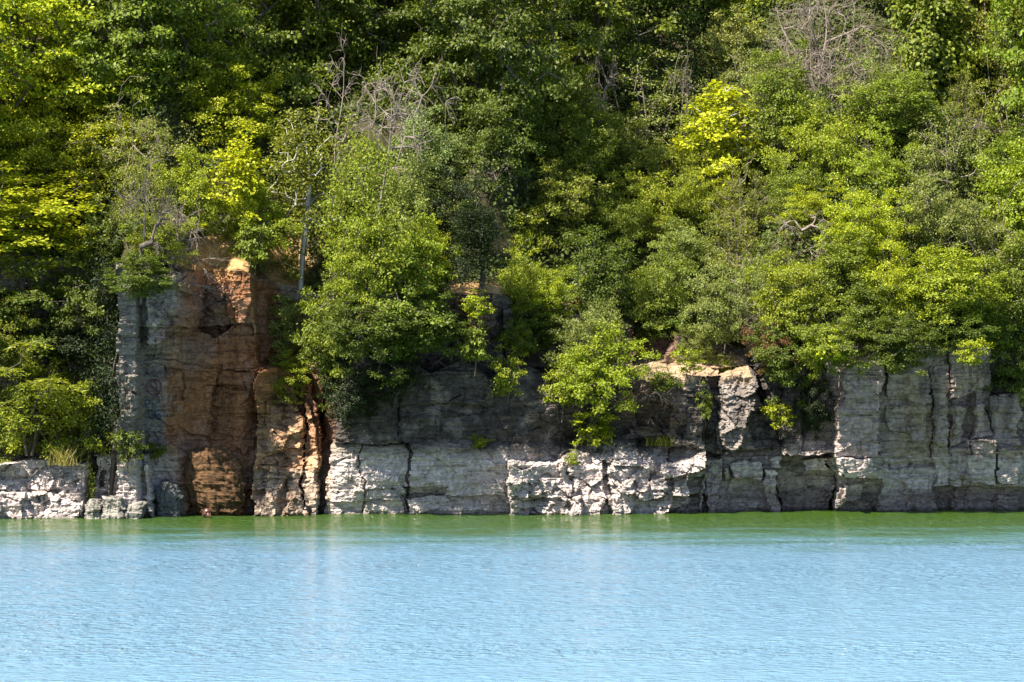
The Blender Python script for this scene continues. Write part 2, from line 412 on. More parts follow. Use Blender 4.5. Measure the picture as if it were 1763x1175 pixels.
    col = mix(col, (0.40, 0.35, 0.25), sstep(0.05, 0.22, fbm(x * 1.6, z * 0.9, 230)) * sstep(1480, 1560, PX) * 0.6)
    # bleached foot of the wall and its level bands
    foot = sstep(778, 790, PY + 14 * n1) 
    col = mix(col, (0.56, 0.55, 0.56), foot * 0.85)
    band = np.exp(-((PY - 812 - 3 * n1) / 5.5) ** 2) + 0.6 * np.exp(-((PY - 797) / 3.0) ** 2)
    band = band * np.where(PX > 1290, sstep(1500, 1300, PX) + 0.5, 1)
    band2 = np.exp(-((PY - 828 - 3 * n1) / 4.5) ** 2) * sstep(1500, 1560, PX)
    col = mix(col, (0.62, 0.62, 0.63), np.clip((band + band2) * (0.85 + 1.2 * n2) * sstep(200, 560, PX), 0, 0.92))
    low = sstep(838, 850, PY + 8 * n1) * sstep(1180, 1260, PX)
    col = mix(col, (0.27, 0.25, 0.26), low * 0.75)
    pink = sstep(0.04, 0.16, fbm(x * 1.8, z * 2.2, 240)) * sstep(850, 862, PY) * sstep(1440, 1560, PX)
    col = mix(col, (0.36, 0.27, 0.22), pink * 0.6)
    # dark lichen high on the middle wall
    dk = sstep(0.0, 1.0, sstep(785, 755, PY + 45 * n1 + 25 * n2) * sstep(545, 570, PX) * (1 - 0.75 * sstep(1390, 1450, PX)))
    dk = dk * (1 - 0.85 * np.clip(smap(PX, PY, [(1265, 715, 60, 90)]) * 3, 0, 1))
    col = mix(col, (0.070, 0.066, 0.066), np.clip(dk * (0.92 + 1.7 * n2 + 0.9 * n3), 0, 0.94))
    # dark streaks
    st = sstep(0.06, 0.2, n3) * sstep(790, 700, PY)
    col = mix(col, (0.10, 0.095, 0.09), st * 0.65)
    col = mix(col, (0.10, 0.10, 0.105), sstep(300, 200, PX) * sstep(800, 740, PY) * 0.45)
    # iron staining
    fe_ = np.clip(smap(PX, PY, [(370, 690, 130, 200), (380, 500, 75, 130), (480, 730, 100, 200), (370, 820, 90, 110), (440, 560, 60, 100)]) * 3.0, 0, 1)
    fe_ = fe_ * sstep(235, 300, PX + 90 * n1 + 50 * n3)
    col = mix(col, (0.34, 0.165, 0.070), np.clip(fe_ * (0.85 + 1.2 * n1 + 0.8 * n3), 0, 0.9))
    col = mix(col, (0.58, 0.46, 0.31), np.clip(smap(PX, PY, [(480, 780, 70, 150), (540, 830, 40, 90)]) * 1.6, 0, 1) * 0.65)  # tan column rock, brightened in the colour to stand for sunlight on it
    col = mix(col, (0.42, 0.40, 0.36), sstep(806, 812, PY) * sstep(425, 440, PX) * sstep(556, 552, PX) * 0.6)
    col = mix(col, (0.10, 0.06, 0.035), np.clip(sstep(0.05, 0.2, n3) * fe_, 0, 1) * 0.45)
    col = mix(col, (0.55, 0.36, 0.17), np.clip(smap(PX, PY, [(375, 455, 40, 40)]) * 3, 0, 1) * 0.8)
    # brown earth on the ledges
    lm = ((wx > 1090) & (wx < 1290)) * sstep(668, 640, wy) * sstep(612, 628, wy)
    col = mix(col, (0.50, 0.40, 0.27), lm * 0.85)
    col = mix(col, (0.24, 0.16, 0.13), ((PX > 1085) & (PX < 1170)) * sstep(626, 616, PY) * 0.8)
    col = mix(col, (0.22, 0.15, 0.12), np.clip(smap(PX, PY, [(1125, 700, 70, 60), (800, 545, 60, 60)]) * 2, 0, 1) * 0.7)
    # waterline: a wet strip
    col = col * (1 - 0.5 * sstep(0.09, 0.02, z)[..., None])
    return y, np.clip(col * np.array([1.05, 0.94, 0.90]), 0.015, 0.8)

def ztop(x):
    y = base_y(CX + F * x / 120.0)
    PX, _ = project(x, y, 5.0)
    py = np.interp(PX, TOPX, TOPY) + 10 * fbm(x * 1.2, x * 0 + 3, 301) + 5 * fbm(x * 5, x * 0, 302)
    return at(PX, py, y + 0.7)[1]

XS = np.arange(-17.0, 17.001, 0.03)
NZ = 330
zt = ztop(XS)
vv = np.linspace(0, 1, NZ)
ZG = -0.8 + vv[:, None] * (zt[None, :] + 0.8)
XG = np.broadcast_to(XS[None, :], ZG.shape)
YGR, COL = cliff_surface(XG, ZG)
def grid_quads(nr, nc):
    i = np.arange(nr - 1)[:, None] * nc + np.arange(nc - 1)[None, :]
    return np.stack([i, i + 1, i + nc + 1, i + nc], -1).reshape(-1, 4)
# roll the rim back so the top edge is rounded and broken, not a knife edge
me = mesh_from('cliff', np.stack([XG, YGR, ZG], -1).reshape(-1, 3), quads=grid_quads(*ZG.shape))
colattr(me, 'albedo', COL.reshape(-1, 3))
cliff = obj('cliff', me, ROCK)
tag(cliff, 'weathered grey limestone quarry cliff with an orange iron-stained alcove', None, None, 'structure')

# ------------------------------------------------------------------ the hillside behind the rim
SLOPE = 0.80
ytop_s = YGR[-1]
k = np.ones(41) / 41
ysm = np.convolve(np.pad(ytop_s, 20, mode='edge'), k, mode='valid')
xs2 = np.arange(-45, 45.01, 0.15)
ze = np.interp(xs2, XS, zt); ye = np.interp(xs2, XS, ytop_s); yes = np.interp(xs2, XS, ysm)
tt = np.concatenate([np.linspace(0, 1, 30) ** 1.5 * 3, np.linspace(3.15, 34, 160)])
XX = np.broadcast_to(xs2[None, :], (len(tt), len(xs2)))
TT = np.broadcast_to(tt[:, None], XX.shape)
bl = sstep(0, 1.5, TT)
YY = (ye * (1 - bl) + yes * bl) + TT - 0.02
def hill_h(x, t):
    return SLOPE * t * (0.35 + 0.65 * sstep(0.0, 2.5, t)) + 0.5 * fbm(x * 0.35, t * 0.35, 330) * sstep(0, 2, t) + 0.12 * fbm(x * 2.3, t * 2.3, 331) * sstep(0, .5, t)
ZZ = ze + hill_h(XX, TT) - 0.03
me = mesh_from('hillside', np.stack([XX, YY, ZZ], -1).reshape(-1, 3), quads=grid_quads(*XX.shape))
hp, hq = project(XX, YY, ZZ)
hc = np.ones(XX.shape + (3,)) * np.array((0.060, 0.050, 0.028))
def hm(m, c):
    global hc
    hc = hc * (1 - m[..., None]) + np.array(c) * m[..., None]
hm(np.clip(fbm(XX * 1.5, YY * 1.5, 340) * 2 + 0.4, 0, 1) * 0.7, (0.07, 0.085, 0.022))
hm(np.clip(smap(hp, hq, [(375, 445, 75, 45), (495, 460, 45, 60), (820, 500, 60, 16), (850, 425, 35, 12), (1000, 525, 40, 20), (1110, 385, 40, 25)]) * 3, 0, 1), (0.52, 0.33, 0.15))
colattr(me, 'albedo', hc.reshape(-1, 3))
hill = obj('hillside', me, SOIL)
tag(hill, 'steep earthy hillside rising behind the cliff rim', None, None, 'structure')
# far side walls of the quarry so nothing is cut off at the sides
def cliff_side(x0, x1, seed):
    xs_ = np.linspace(x0, x1, 120); zz_ = np.linspace(-0.8, 1, 60)
    z1 = np.interp(xs_, xs2, ze)
    Zg = -0.8 + np.linspace(0, 1, 60)[:, None] * (z1[None, :] + 0.8)
    Xg = np.broadcast_to(xs_[None, :], Zg.shape)
    Yg = np.interp(xs_, xs2, ye)[None, :] + 0.3 * fbm(Xg, Zg * 2, seed) + 0.15 * facet(Xg * 1.5, Zg * 2, seed + 5)[0]
    Yg[:, 0 if x0 == XS[-1] else -1] = YGR[np.minimum(np.linspace(0, NZ - 1, 60).astype(int), NZ - 1), -1 if x0 == XS[-1] else 0]
    m_ = mesh_from('cliff_flank', np.stack([Xg, Yg, Zg], -1).reshape(-1, 3), quads=grid_quads(*Zg.shape))
    colattr(m_, 'albedo', np.full((Zg.size, 3), 0.28) + 0.1 * fbm(Xg, Zg * 3, seed + 9).reshape(-1, 1))
    return tag(obj('cliff_flank', m_, ROCK), 'grey quarry wall carrying on outside the picture', None, None, 'structure')
cliff_side(-45, XS[0], 400); cliff_side(XS[-1], 45, 410)

def hit(px, py):
    """world point where the sight line through a photo pixel meets cliff or hillside"""
    y = 0.0
    x, z = at(px, py, y)
    for _ in range(12):
        x, z = at(px, py, y)
        zt_ = float(np.interp(x, XS, zt))
        if z < zt_:
            i = int(round((x - XS[0]) / 0.03)); i = min(max(i, 0), len(XS) - 1)
            j = int(round((z + 0.8) / (zt_ + 0.8) * (NZ - 1))); j = min(max(j, 0), NZ - 1)
            y = float(YGR[j, i])
        else:
            t = (z - zt_) / SLOPE
            if t < 2.5:
                tq = np.linspace(0, 4, 60); t = float(np.interp(z - zt_, SLOPE * tq * (0.35 + 0.65 * sstep(0, 2.5, tq)), tq))
            y = float(np.interp(x, XS, ysm)) + t
    return x, y, z
# ------------------------------------------------------------------ the lake
m, t, out, N = newmat('lake_water'); L = t.links.new
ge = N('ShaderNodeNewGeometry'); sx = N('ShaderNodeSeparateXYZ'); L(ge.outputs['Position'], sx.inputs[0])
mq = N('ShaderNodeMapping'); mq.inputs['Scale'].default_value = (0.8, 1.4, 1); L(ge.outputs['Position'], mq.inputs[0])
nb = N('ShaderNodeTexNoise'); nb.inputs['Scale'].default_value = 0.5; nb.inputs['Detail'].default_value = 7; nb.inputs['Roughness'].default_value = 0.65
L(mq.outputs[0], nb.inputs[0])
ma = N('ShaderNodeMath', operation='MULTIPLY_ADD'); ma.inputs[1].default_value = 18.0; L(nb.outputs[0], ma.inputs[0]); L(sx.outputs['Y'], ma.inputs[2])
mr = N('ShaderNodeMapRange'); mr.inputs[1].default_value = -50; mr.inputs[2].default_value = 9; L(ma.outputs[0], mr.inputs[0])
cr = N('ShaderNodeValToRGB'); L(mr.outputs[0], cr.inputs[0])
el = cr.color_ramp.elements  # body colour zones: green by the cliff, sky-reflection blue mixed in farther out
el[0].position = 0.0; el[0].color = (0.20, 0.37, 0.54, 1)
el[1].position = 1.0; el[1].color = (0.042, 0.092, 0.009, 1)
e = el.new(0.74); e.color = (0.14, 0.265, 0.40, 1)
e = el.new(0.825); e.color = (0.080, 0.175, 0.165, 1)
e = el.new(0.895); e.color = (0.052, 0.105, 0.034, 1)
p = N('ShaderNodeBsdfPrincipled'); p.inputs['Roughness'].default_value = 0.09; p.inputs['IOR'].default_value = 1.333
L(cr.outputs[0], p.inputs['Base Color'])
w1 = N('ShaderNodeTexNoise'); w1.inputs['Scale'].default_value = 4.6; w1.inputs['Detail'].default_value = 4; w1.inputs['Roughness'].default_value = 0.55
mp = N('ShaderNodeMapping'); mp.inputs['Scale'].default_value = (0.9, 1.1, 1); L(ge.outputs['Position'], mp.inputs[0]); L(mp.outputs[0], w1.inputs[0])
# wind patches: ripples steeper in some drifting bands
mw = N('ShaderNodeMapping'); mw.inputs['Scale'].default_value = (0.03, 0.16, 1); L(ge.outputs['Position'], mw.inputs[0])
nw = N('ShaderNodeTexNoise'); nw.inputs['Scale'].default_value = 1.0; nw.inputs['Detail'].default_value = 3; L(mw.outputs[0], nw.inputs[0])
mwr = N('ShaderNodeMapRange'); mwr.inputs[1].default_value = 0.38; mwr.inputs[2].default_value = 0.62; mwr.inputs[3].default_value = 0.45; mwr.inputs[4].default_value = 1.0
L(nw.outputs[0], mwr.inputs[0])
b = N('ShaderNodeBump'); b.inputs['Distance'].default_value = 0.30
L(mwr.outputs[0], b.inputs['Strength'])
L(w1.outputs[0], b.inputs['Height']); L(b.outputs[0], p.inputs['Normal'])
L(p.outputs[0], out.inputs[0])
WATER = m
def water_sheet():
    xs_ = np.concatenate([np.linspace(-300, -20, 25)[:-1], np.arange(-20, 20.01, 0.08), np.linspace(20, 300, 25)[1:]])
    ys_ = np.concatenate([np.linspace(-300, -62, 40)[:-1], np.arange(-62, 5.0, 0.08)])
    Xg = np.broadcast_to(xs_[None, :], (len(ys_), len(xs_))); Yg = np.broadcast_to(ys_[:, None], Xg.shape)
    Zg = 0.020 * fbm(Xg * 2.4, Yg * 3.0, 500, 3) + 0.03 * fbm(Xg * 0.5, Yg * 0.8, 510, 2)
    return mesh_from('water', np.stack([Xg, Yg, Zg], -1).reshape(-1, 3), quads=grid_quads(*Xg.shape), smooth=True)
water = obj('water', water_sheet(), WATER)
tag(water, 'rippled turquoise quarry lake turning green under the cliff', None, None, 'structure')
# ------------------------------------------------------------------ plants: skeleton grown towards leaf clusters
class Skel:
    def __init__(s): s.p = []; s.par = []; s.n = []
    def add(s, p, par): s.p.append(np.array(p, float)); s.par.append(par); return len(s.p) - 1
def grow(rng, stems, clusters, bend=0.12, updraft=0.5, first=0.25):
    """stems: list of polylines (m,3). clusters (n,3). joins every cluster to the nearest suitable node"""
    S = Skel(); allowed = []
    for st in stems:
        last = -1
        for i, q in enumerate(st):
            last = S.add(q, last)
            if i / max(1, len(st) - 1) >= first: allowed.append(last)
    order = np.argsort([min(np.linalg.norm(c - st[len(st) // 2]) for st in stems) for c in clusters])
    tips = []
    pts = np.array([S.p[i] for i in allowed]); ids = list(allowed)
    for k in order:
        c = clusters[k]
        d = c - pts
        hz = np.hypot(d[:, 0], d[:, 1])
        cost = np.linalg.norm(d, axis=1) + updraft * np.clip(hz * 0.6 - d[:, 2], 0, None)
        a = ids[int(np.argmin(cost))]
        A = S.p[a]; L_ = np.linalg.norm(c - A); nseg = max(2, int(L_ / 0.28)); last = a; new = []
        side = rng.normal(size=3) * bend * L_; side[2] += 0.10 * L_
        for j in range(1, nseg + 1):
            f = j / nseg
            q = A + (c - A) * f + side * math.sin(math.pi * f) + rng.normal(size=3) * 0.015
            last = S.add(q, last); new.append(last)
        tips.append(last)
        ids += new; pts = np.vstack([pts, [S.p[i] for i in new]])
    return S, tips, order
def skel_mesh(S, tips, r_tip, r_base, sides=4, power=2.3, extra=None):
    n = len(S.p); wgt = np.zeros(n)
    for t_ in tips: wgt[t_] += 1
    for i in range(n - 1, -1, -1):
        if wgt[i] == 0: wgt[i] = 0.6
        if S.par[i] >= 0: wgt[S.par[i]] += wgt[i] if i in () else 0
    acc = np.zeros(n)
    for t_ in tips: acc[t_] += 1
    for i in range(n - 1, -1, -1):
        if S.par[i] >= 0: acc[S.par[i]] += max(acc[i], 0.3)
    r = r_tip * np.maximum(acc, 0.5) ** (1 / power)
    r = r * min(1.0, 10) ; mx = r.max(); r = np.where(r > r_tip, r_tip + (r - r_tip) * (r_base - r_tip) / max(1e-6, mx - r_tip), r)
    segs = [(S.p[S.par[i]], S.p[i], r[S.par[i]] if acc[S.par[i]] < acc[i] * 1.6 + 1 else r[i] * 1.15, r[i]) for i in range(n) if S.par[i] >= 0]
    if extra: segs += extra
    return tubes(segs, sides)
def tubes(segs, sides=4):
    A = np.array([s[0] for s in segs]); B = np.array([s[1] for s in segs])
    ra = np.array([s[2] for s in segs]); rb = np.array([s[3] for s in segs])
    d = B - A; l = np.linalg.norm(d, axis=1, keepdims=True); d = d / np.maximum(l, 1e-6)
    h = np.where(np.abs(d[:, 2:3]) < 0.9, np.array([[0, 0, 1.0]]), np.array([[1.0, 0, 0]]))
    u = np.cross(d, h); u /= np.linalg.norm(u, axis=1, keepdims=True); v = np.cross(d, u)
    V = []
    for i in range(sides):
        a = 2 * math.pi * i / sides
        V.append(A + ra[:, None] * (math.cos(a) * u + math.sin(a) * v))
    for i in range(sides):
        a = 2 * math.pi * i / sides
        V.append(B + rb[:, None] * (math.cos(a) * u + math.sin(a) * v) + d * rb[:, None] * 0.3)
    n = len(segs)
    V = np.stack(V, 1).reshape(-1, 3)
    off = (np.arange(n) * 2 * sides)[:, None]
    q = []
    for i in range(sides):
        j = (i + 1) % sides
        q.append(np.concatenate([off + i, off + j, off + sides + j, off + sides + i], 1))
    return V, np.concatenate(q)
def leaves(rng, P, Nrm, length, width, droop=0.0, along=None, fold=True):
    n = len(P)
    Nn = Nrm / np.maximum(np.linalg.norm(Nrm, axis=1, keepdims=True), 1e-6)
    h = rng.normal(size=(n, 3)) if along is None else along + 0.35 * rng.normal(size=(n, 3))
    u = h - Nn * (h * Nn).sum(1, keepdims=True); u /= np.maximum(np.linalg.norm(u, axis=1, keepdims=True), 1e-6)
    u[:, 2] -= droop; u /= np.linalg.norm(u, axis=1, keepdims=True)
    v = np.cross(Nn, u)
    s = (0.65 + 0.7 * rng.random((n, 1)))
    l = length * s; w_ = width * s
    V = np.stack([P, P + u * l * 0.45 + v * w_ * 0.5 + Nn * l * 0.06, P + u * l, P + u * l * 0.45 - v * w_ * 0.5 + Nn * l * 0.06], 1).reshape(-1, 3)
    q = (np.arange(n) * 4)[:, None] + np.arange(4)[None, :]
    return V, q
def env_points(rng, n, c, r, lump=0.35, zmin=-9, seed=0, shell=0.5, cone=0.0, sep=0.0):
    out_ = []
    tries = 0
    while len(out_) < n and tries < n * 60:
        tries += 1
        d = rng.normal(size=3); d /= np.linalg.norm(d)
        az = math.atan2(d[1], d[0])
        k = 1 - lump + 2 * lump * float(vn(np.array([az * 1.3 + 20]), np.array([d[2] * 2.2 + 7]), seed)[0])
        rad = k * (shell + (1 - shell) * rng.random()) ** 0.8
        w3 = rng.random()
        if w3 < 0.22: rad *= rng.random()
        elif w3 > 0.90: rad *= 1.1 + 0.3 * rng.random()
        q = np.array(c) + d * np.array(r) * rad
        if cone: 
            f = np.clip((q[2] - (c[2] - r[2])) / (2 * r[2]), 0, 1); s_ = 1 - cone * f
            q[0] = c[0] + (q[0] - c[0]) * s_; q[1] = c[1] + (q[1] - c[1]) * s_
        if q[2] < zmin: continue
        if sep and out_ and min(np.linalg.norm(q - o_) for o_ in out_) < sep: 
            if rng.random() < 0.85: continue
        out_.append(q)
    return np.array(out_)
def cluster_leaves(rng, C_, cr, per, flat, L_, W_, up=0.8, outw=0.5, rnd=0.6, centre=(0, 0, 1), droop=0.1, sag=0.25, sprays=5):
    n = len(C_)
    # each cluster is several sprays, each spray a small fan of leaves
    per_s = max(3, per // sprays)
    cs = []
    sc = 0.6 + 0.8 * rng.random((n, 1))
    for s in range(sprays):
        a = rng.random(n) * 2 * math.pi; rr = np.sqrt(rng.random(n)) * cr * sc[:, 0]
        o = np.stack([np.cos(a) * rr, np.sin(a) * rr, rng.normal(size=n) * flat * cr * 0.5 - sag * rr * rr / max(cr, .01)], 1)
        cs.append(C_ + o)
    cs = np.concatenate(cs)
    src = np.repeat(cs, per_s, 0)
    m_ = len(src)
    sr = cr * 0.42
    o = rng.normal(size=(m_, 3)) * np.array([sr, sr, sr * max(flat, 0.25)]) * 0.8
    P = src + o
    outv = P - np.array(centre); outv /= np.maximum(np.linalg.norm(outv, axis=1, keepdims=True), 1e-6)
    Nn = np.array([0, 0, up]) + outv * outw + rng.normal(size=(m_, 3)) * rnd
    return leaves(rng, P, Nn, L_, W_, droop, along=o / (np.linalg.norm(o, axis=1, keepdims=True) + 1e-6))
def stem_line(rng, base, top, n=9, wob=0.022):
    base = np.array(base, float); top = np.array(top, float); H_ = np.linalg.norm(top - base)
    o = rng.normal(size=(2, 3)) * wob * H_; o[:, 2] = 0
    return [base + (top - base) * f + o[0] * math.sin(math.pi * f) + o[1] * math.sin(2 * math.pi * f) * 0.6 for f in np.linspace(0, 1, n)]
PROTO = {}
def finish(name, tv, tq, lv, lq, lm=LEAF, bm=BARK):
    tm = mesh_from(name + '_trunk', tv, quads=tq, smooth=True); tm.materials.append(bm)
    lmsh = None
    if lv is not None:
        lmsh = mesh_from(name + '_crown', lv, quads=lq); lmsh.materials.append(lm)
        allv = lv
    else: allv = tv
    lo = np.percentile(allv, 1.5, axis=0); hi = np.percentile(allv, 98.5, axis=0)
    PROTO[name] = (tm, lmsh, lo, hi)
def tree_proto(name, seed, H, Wd, zc, rz, ncl, cr, per, flat, L_, W_, stems=1, lump=0.35, lm=LEAF, bm=BARK, cone=0.0, rb=0.09, up=0.8, outw=0.5, rnd=0.6, lean=0.0, zmin=-9, shell=0.5, sag=0.25, sprays=5, updraft=0.5, sep=0.0, droop=0.1):
    rng = np.random.default_rng(seed)
    c = np.array([lean, 0, zc])
    CL = env_points(rng, ncl, c, (Wd / 2, Wd / 2, rz), lump, zmin, seed, shell, cone, sep)
    st = []
    for i in range(stems):
        a = 2 * math.pi * (i + rng.random() * .5) / stems; rr = 0 if stems == 1 else Wd * 0.22
        st.append(stem_line(rng, (0.04 * math.cos(a) * (stems > 1), 0.04 * math.sin(a) * (stems > 1), -0.15), (lean + rr * math.cos(a), rr * math.sin(a), zc + rz * 0.72)))
    S, tips, _ = grow(rng, st, CL, updraft=updraft)
    tv, tq = skel_mesh(S, tips, 0.006, rb, 5 if rb > 0.06 else 4)
    lv, lq = cluster_leaves(rng, CL, cr, per, flat, L_, W_, up, outw, rnd, c - np.array([0, 0, rz * .4]), droop, sag, sprays)
    finish(name, tv, tq, lv, lq, lm, bm)
#            name  seed  H   W    zc   rz  ncl  cr   per flat  L     W
for i in range(3):
    tree_proto('big%d' % i, 11 + i, 7.5, 5.2, 4.9, 2.9, 210, 0.44, 150, 0.34, 0.12, 0.082, lump=0.55, rb=0.16, sag=0.3, sep=0.55, sprays=6)
for i in range(4):
    tree_proto('maple%d' % i, 31 + i, 4, 3.0, 2.5, 1.6, 100, 0.32, 150, 0.45, 0.092, 0.064, lump=0.55, rb=0.075, sep=0.38, sag=0.35, sprays=6)
for i in range(4):
    tree_proto('shrub%d' % i, 51 + i, 2.4, 2.6, 1.25, 1.15, 125, 0.21, 125, 0.55, 0.066, 0.042, stems=4, lump=0.6, rb=0.035, zmin=0.1, rnd=0.9, sep=0.25)
for i in range(3):
    tree_proto('twiggy%d' % i, 71 + i, 2.4, 2.6, 1.3, 1.2, 130, 0.20, 60, 0.5, 0.058, 0.034, stems=5, lump=0.5, rb=0.04, zmin=0.1, rnd=0.9, bm=DEAD, sprays=4)
for i in range(2):
    tree_proto('birch%d' % i, 81 + i, 4.8, 2.3, 2.9, 2.0, 120, 0.27, 95, 0.8, 0.062, 0.042, lump=0.4, rb=0.06, cone=0.45, rnd=1.1, outw=0.3, up=0.4, sag=0.4, bm=BIRCH, droop=0.5, sprays=6)
for i in range(2):
    tree_proto('sap%d' % i, 91 + i, 2.4, 1.7, 1.45, 1.05, 80, 0.22, 62, 0.45, 0.090, 0.064, lump=0.5, rb=0.022, cone=0.6, sag=0.3, rnd=0.6, up=0.8, sep=0.25, sprays=4)
for i in range(2):
    tree_proto('cedar%d' % i, 101 + i, 3.0, 1.2, 1.6, 1.4, 120, 0.17, 150, 0.9, 0.05, 0.018, lump=0.3, rb=0.05, cone=0.6, lm=LEAF_DULL, rnd=0.8, up=0.6, sag=0.0, shell=0.3)
for i in range(4):   # hangs over the rim: crown reaches well below the root
    tree_proto('drape%d' % i, 111 + i, 2.6, 2.6, 0.25, 1.25, 115, 0.24, 125, 0.45, 0.082, 0.056, stems=4, lump=0.6, rb=0.05, sep=0.25, updraft=0.0, sag=0.5)
for i in range(3):
    tree_proto('small%d' % i, 131 + i, 0.9, 0.9, 0.5, 0.4, 34, 0.13, 60, 0.45, 0.060, 0.040, stems=2, lump=0.5, rb=0.014, up=0.9, rnd=0.5, sprays=3)
tree_proto('vine', 140, 3.4, 1.6, 1.7, 1.7, 100, 0.25, 120, 1.1, 0.10, 0.085, lump=0.4, rb=0.06, outw=1.0, up=0.3, sag=0.0)
# ---- sumac: whorls of long drooping leaflets
def sumac_proto(name, seed, n=16, w_=1.5, h=1.7):
    rng = np.random.default_rng(seed)
    tips = env_points(rng, n, (0, 0, h * 0.62), (w_ / 2, w_ / 2, h * 0.42), 0.3, 0.25, seed, 0.7, 0, 0.25)
    st = [stem_line(rng, (0.05 * math.cos(a), 0.05 * math.sin(a), -0.1), (0.25 * math.cos(a), 0.25 * math.sin(a), h * 0.6)) for a in (0.3, 2.2, 4.4)]
    S, tp, _ = grow(rng, st, tips); extra = []; P = []; Nn = []; Al = []
    for c in tips:
        nf = 8
        for k_ in range(nf):
            a = 2 * math.pi * k_ / nf + rng.random() * .5; Lr = 0.34 + 0.1 * rng.random()
            d = np.array([math.cos(a), math.sin(a), 0.35]); prev = c
            for j in range(1, 8):
                f = j / 7; q = c + d * Lr * f + np.array([0, 0, -0.22 * f * f]); extra.append((prev, q, .004, .003)); prev = q
                sd = np.cross(d, (0, 0, 1)); sd /= np.linalg.norm(sd)
                for sgn in (-1, 1):
                    P.append(q); Nn.append((0, 0, 1) + 0.2 * rng.normal(size=3)); Al.append(sd * sgn + d * 0.6 + np.array([0, 0, -0.35]))
    tv, tq = skel_mesh(S, tp, 0.008, 0.03, 4, extra=extra)
    lv, lq = leaves(rng, np.array(P), np.array(Nn), 0.125, 0.036, 0.15, along=np.array(Al) * 3)
    finish(name, tv, tq, lv, lq)
sumac_proto('sumac0', 150); sumac_proto('sumac1', 151, 12, 1.2, 1.3)
# ---- bare dead trees
def dead_proto(name, seed, H, Wd, zc, rz, ncl, twigs=9, rb=0.05, lean=(0, 0), tw=0.35, zmin=0.2, stems=1, updraft=0.9, first=0.3, arc=0.3, shell=0.6):
    rng = np.random.default_rng(seed)
    CL = env_points(rng, ncl, (lean[0], 0, zc), (Wd / 2, Wd / 2.5, rz), 0.3, zmin, seed, shell)
    st = []
    for i in range(stems):
        a = 2 * math.pi * i / stems + .5
        st.append(stem_line(rng, (0, 0, -0.15), (lean[0] * 0.9 + (stems > 1) * Wd * .25 * math.cos(a), lean[1] + (stems > 1) * Wd * .2 * math.sin(a), H * 0.85), 12, 0.04))
    S, tips, _ = grow(rng, st, CL, bend=0.16, updraft=updraft, first=first)
    extra = []
    for t_ in range(len(S.p)):
        if S.par[t_] < 0: continue
        isb = t_ >= sum(len(s_) for s_ in st)
        if not isb: continue
        k_ = twigs if t_ in tips else (1 if rng.random() < 0.55 else 0)
        q = S.p[t_]; d0 = q - S.p[S.par[t_]]; d0 = d0 / (np.linalg.norm(d0) + 1e-6)
        for _ in range(k_):
            d = d0 * 0.8 + rng.normal(size=3) * 0.6; d /= np.linalg.norm(d); l = tw * (0.4 + 0.8 * rng.random()); a_ = q
            for j in range(3):
                d = d + rng.normal(size=3) * 0.18 - np.array([0, 0, arc * 0.35]); d /= np.linalg.norm(d)
                b_ = a_ + d * l / 3; extra.append((a_, b_, 0.0065 - 0.0015 * j, 0.005 - 0.0015 * j))
                if rng.random() < 0.6:
                    d2 = d + rng.normal(size=3) * 0.7; d2 /= np.linalg.norm(d2); extra.append((b_, b_ + d2 * l * 0.35, 0.004, 0.002))
                a_ = b_
    tv, tq = skel_mesh(S, tips, 0.0055, rb, 5, extra=extra)
    finish(name, tv, tq, None, None, bm=DEAD)
dead_proto('dead0', 161, 2.6, 1.5, 1.6, 0.9, 26, twigs=4, tw=0.3, rb=0.028)
dead_proto('dead1', 162, 2.4, 2.0, 1.7, 0.6, 30, twigs=5, lean=(0.75, 0), rb=0.024, updraft=0.5)
dead_proto('dead2', 163, 1.6, 1.4, 1.0, 0.5, 18, twigs=5, lean=(0.1, 0), rb=0.04)
dead_proto('tangle0', 164, 2.2, 3.6, 1.0, 1.0, 60, twigs=4, stems=4, rb=0.035, tw=0.5, updraft=0.2, zmin=0.0, first=0.1, shell=0.3)
dead_proto('tangle1', 165, 1.8, 2.4, 0.8, 0.8, 45, twigs=6, stems=4, rb=0.04, tw=0.4, updraft=0.1, zmin=0.0, first=0.1, shell=0.3)
dead_proto('hang0', 166, 0.5, 1.3, -0.45, 0.75, 26, twigs=6, stems=2, rb=0.03, tw=0.35, updraft=0.0, zmin=-2, first=0.1, arc=0.6)
dead_proto('hang1', 167, 0.4, 1.1, -0.30, 0.55, 20, twigs=5, stems=2, rb=0.035, tw=0.28, updraft=0.0, zmin=-2, first=0.1, arc=0.8)
dead_proto('twigs0', 168, 0.5, 0.9, 0.35, 0.35, 8, twigs=3, stems=2, rb=0.016, tw=0.2, updraft=0.0, zmin=-2, first=0.1)
dead_proto('branch0', 169, 0.5, 0.6, 0.3, 0.25, 5, twigs=1, stems=1, rb=0.022, tw=0.2, updraft=0.0, zmin=-2, first=0.1)
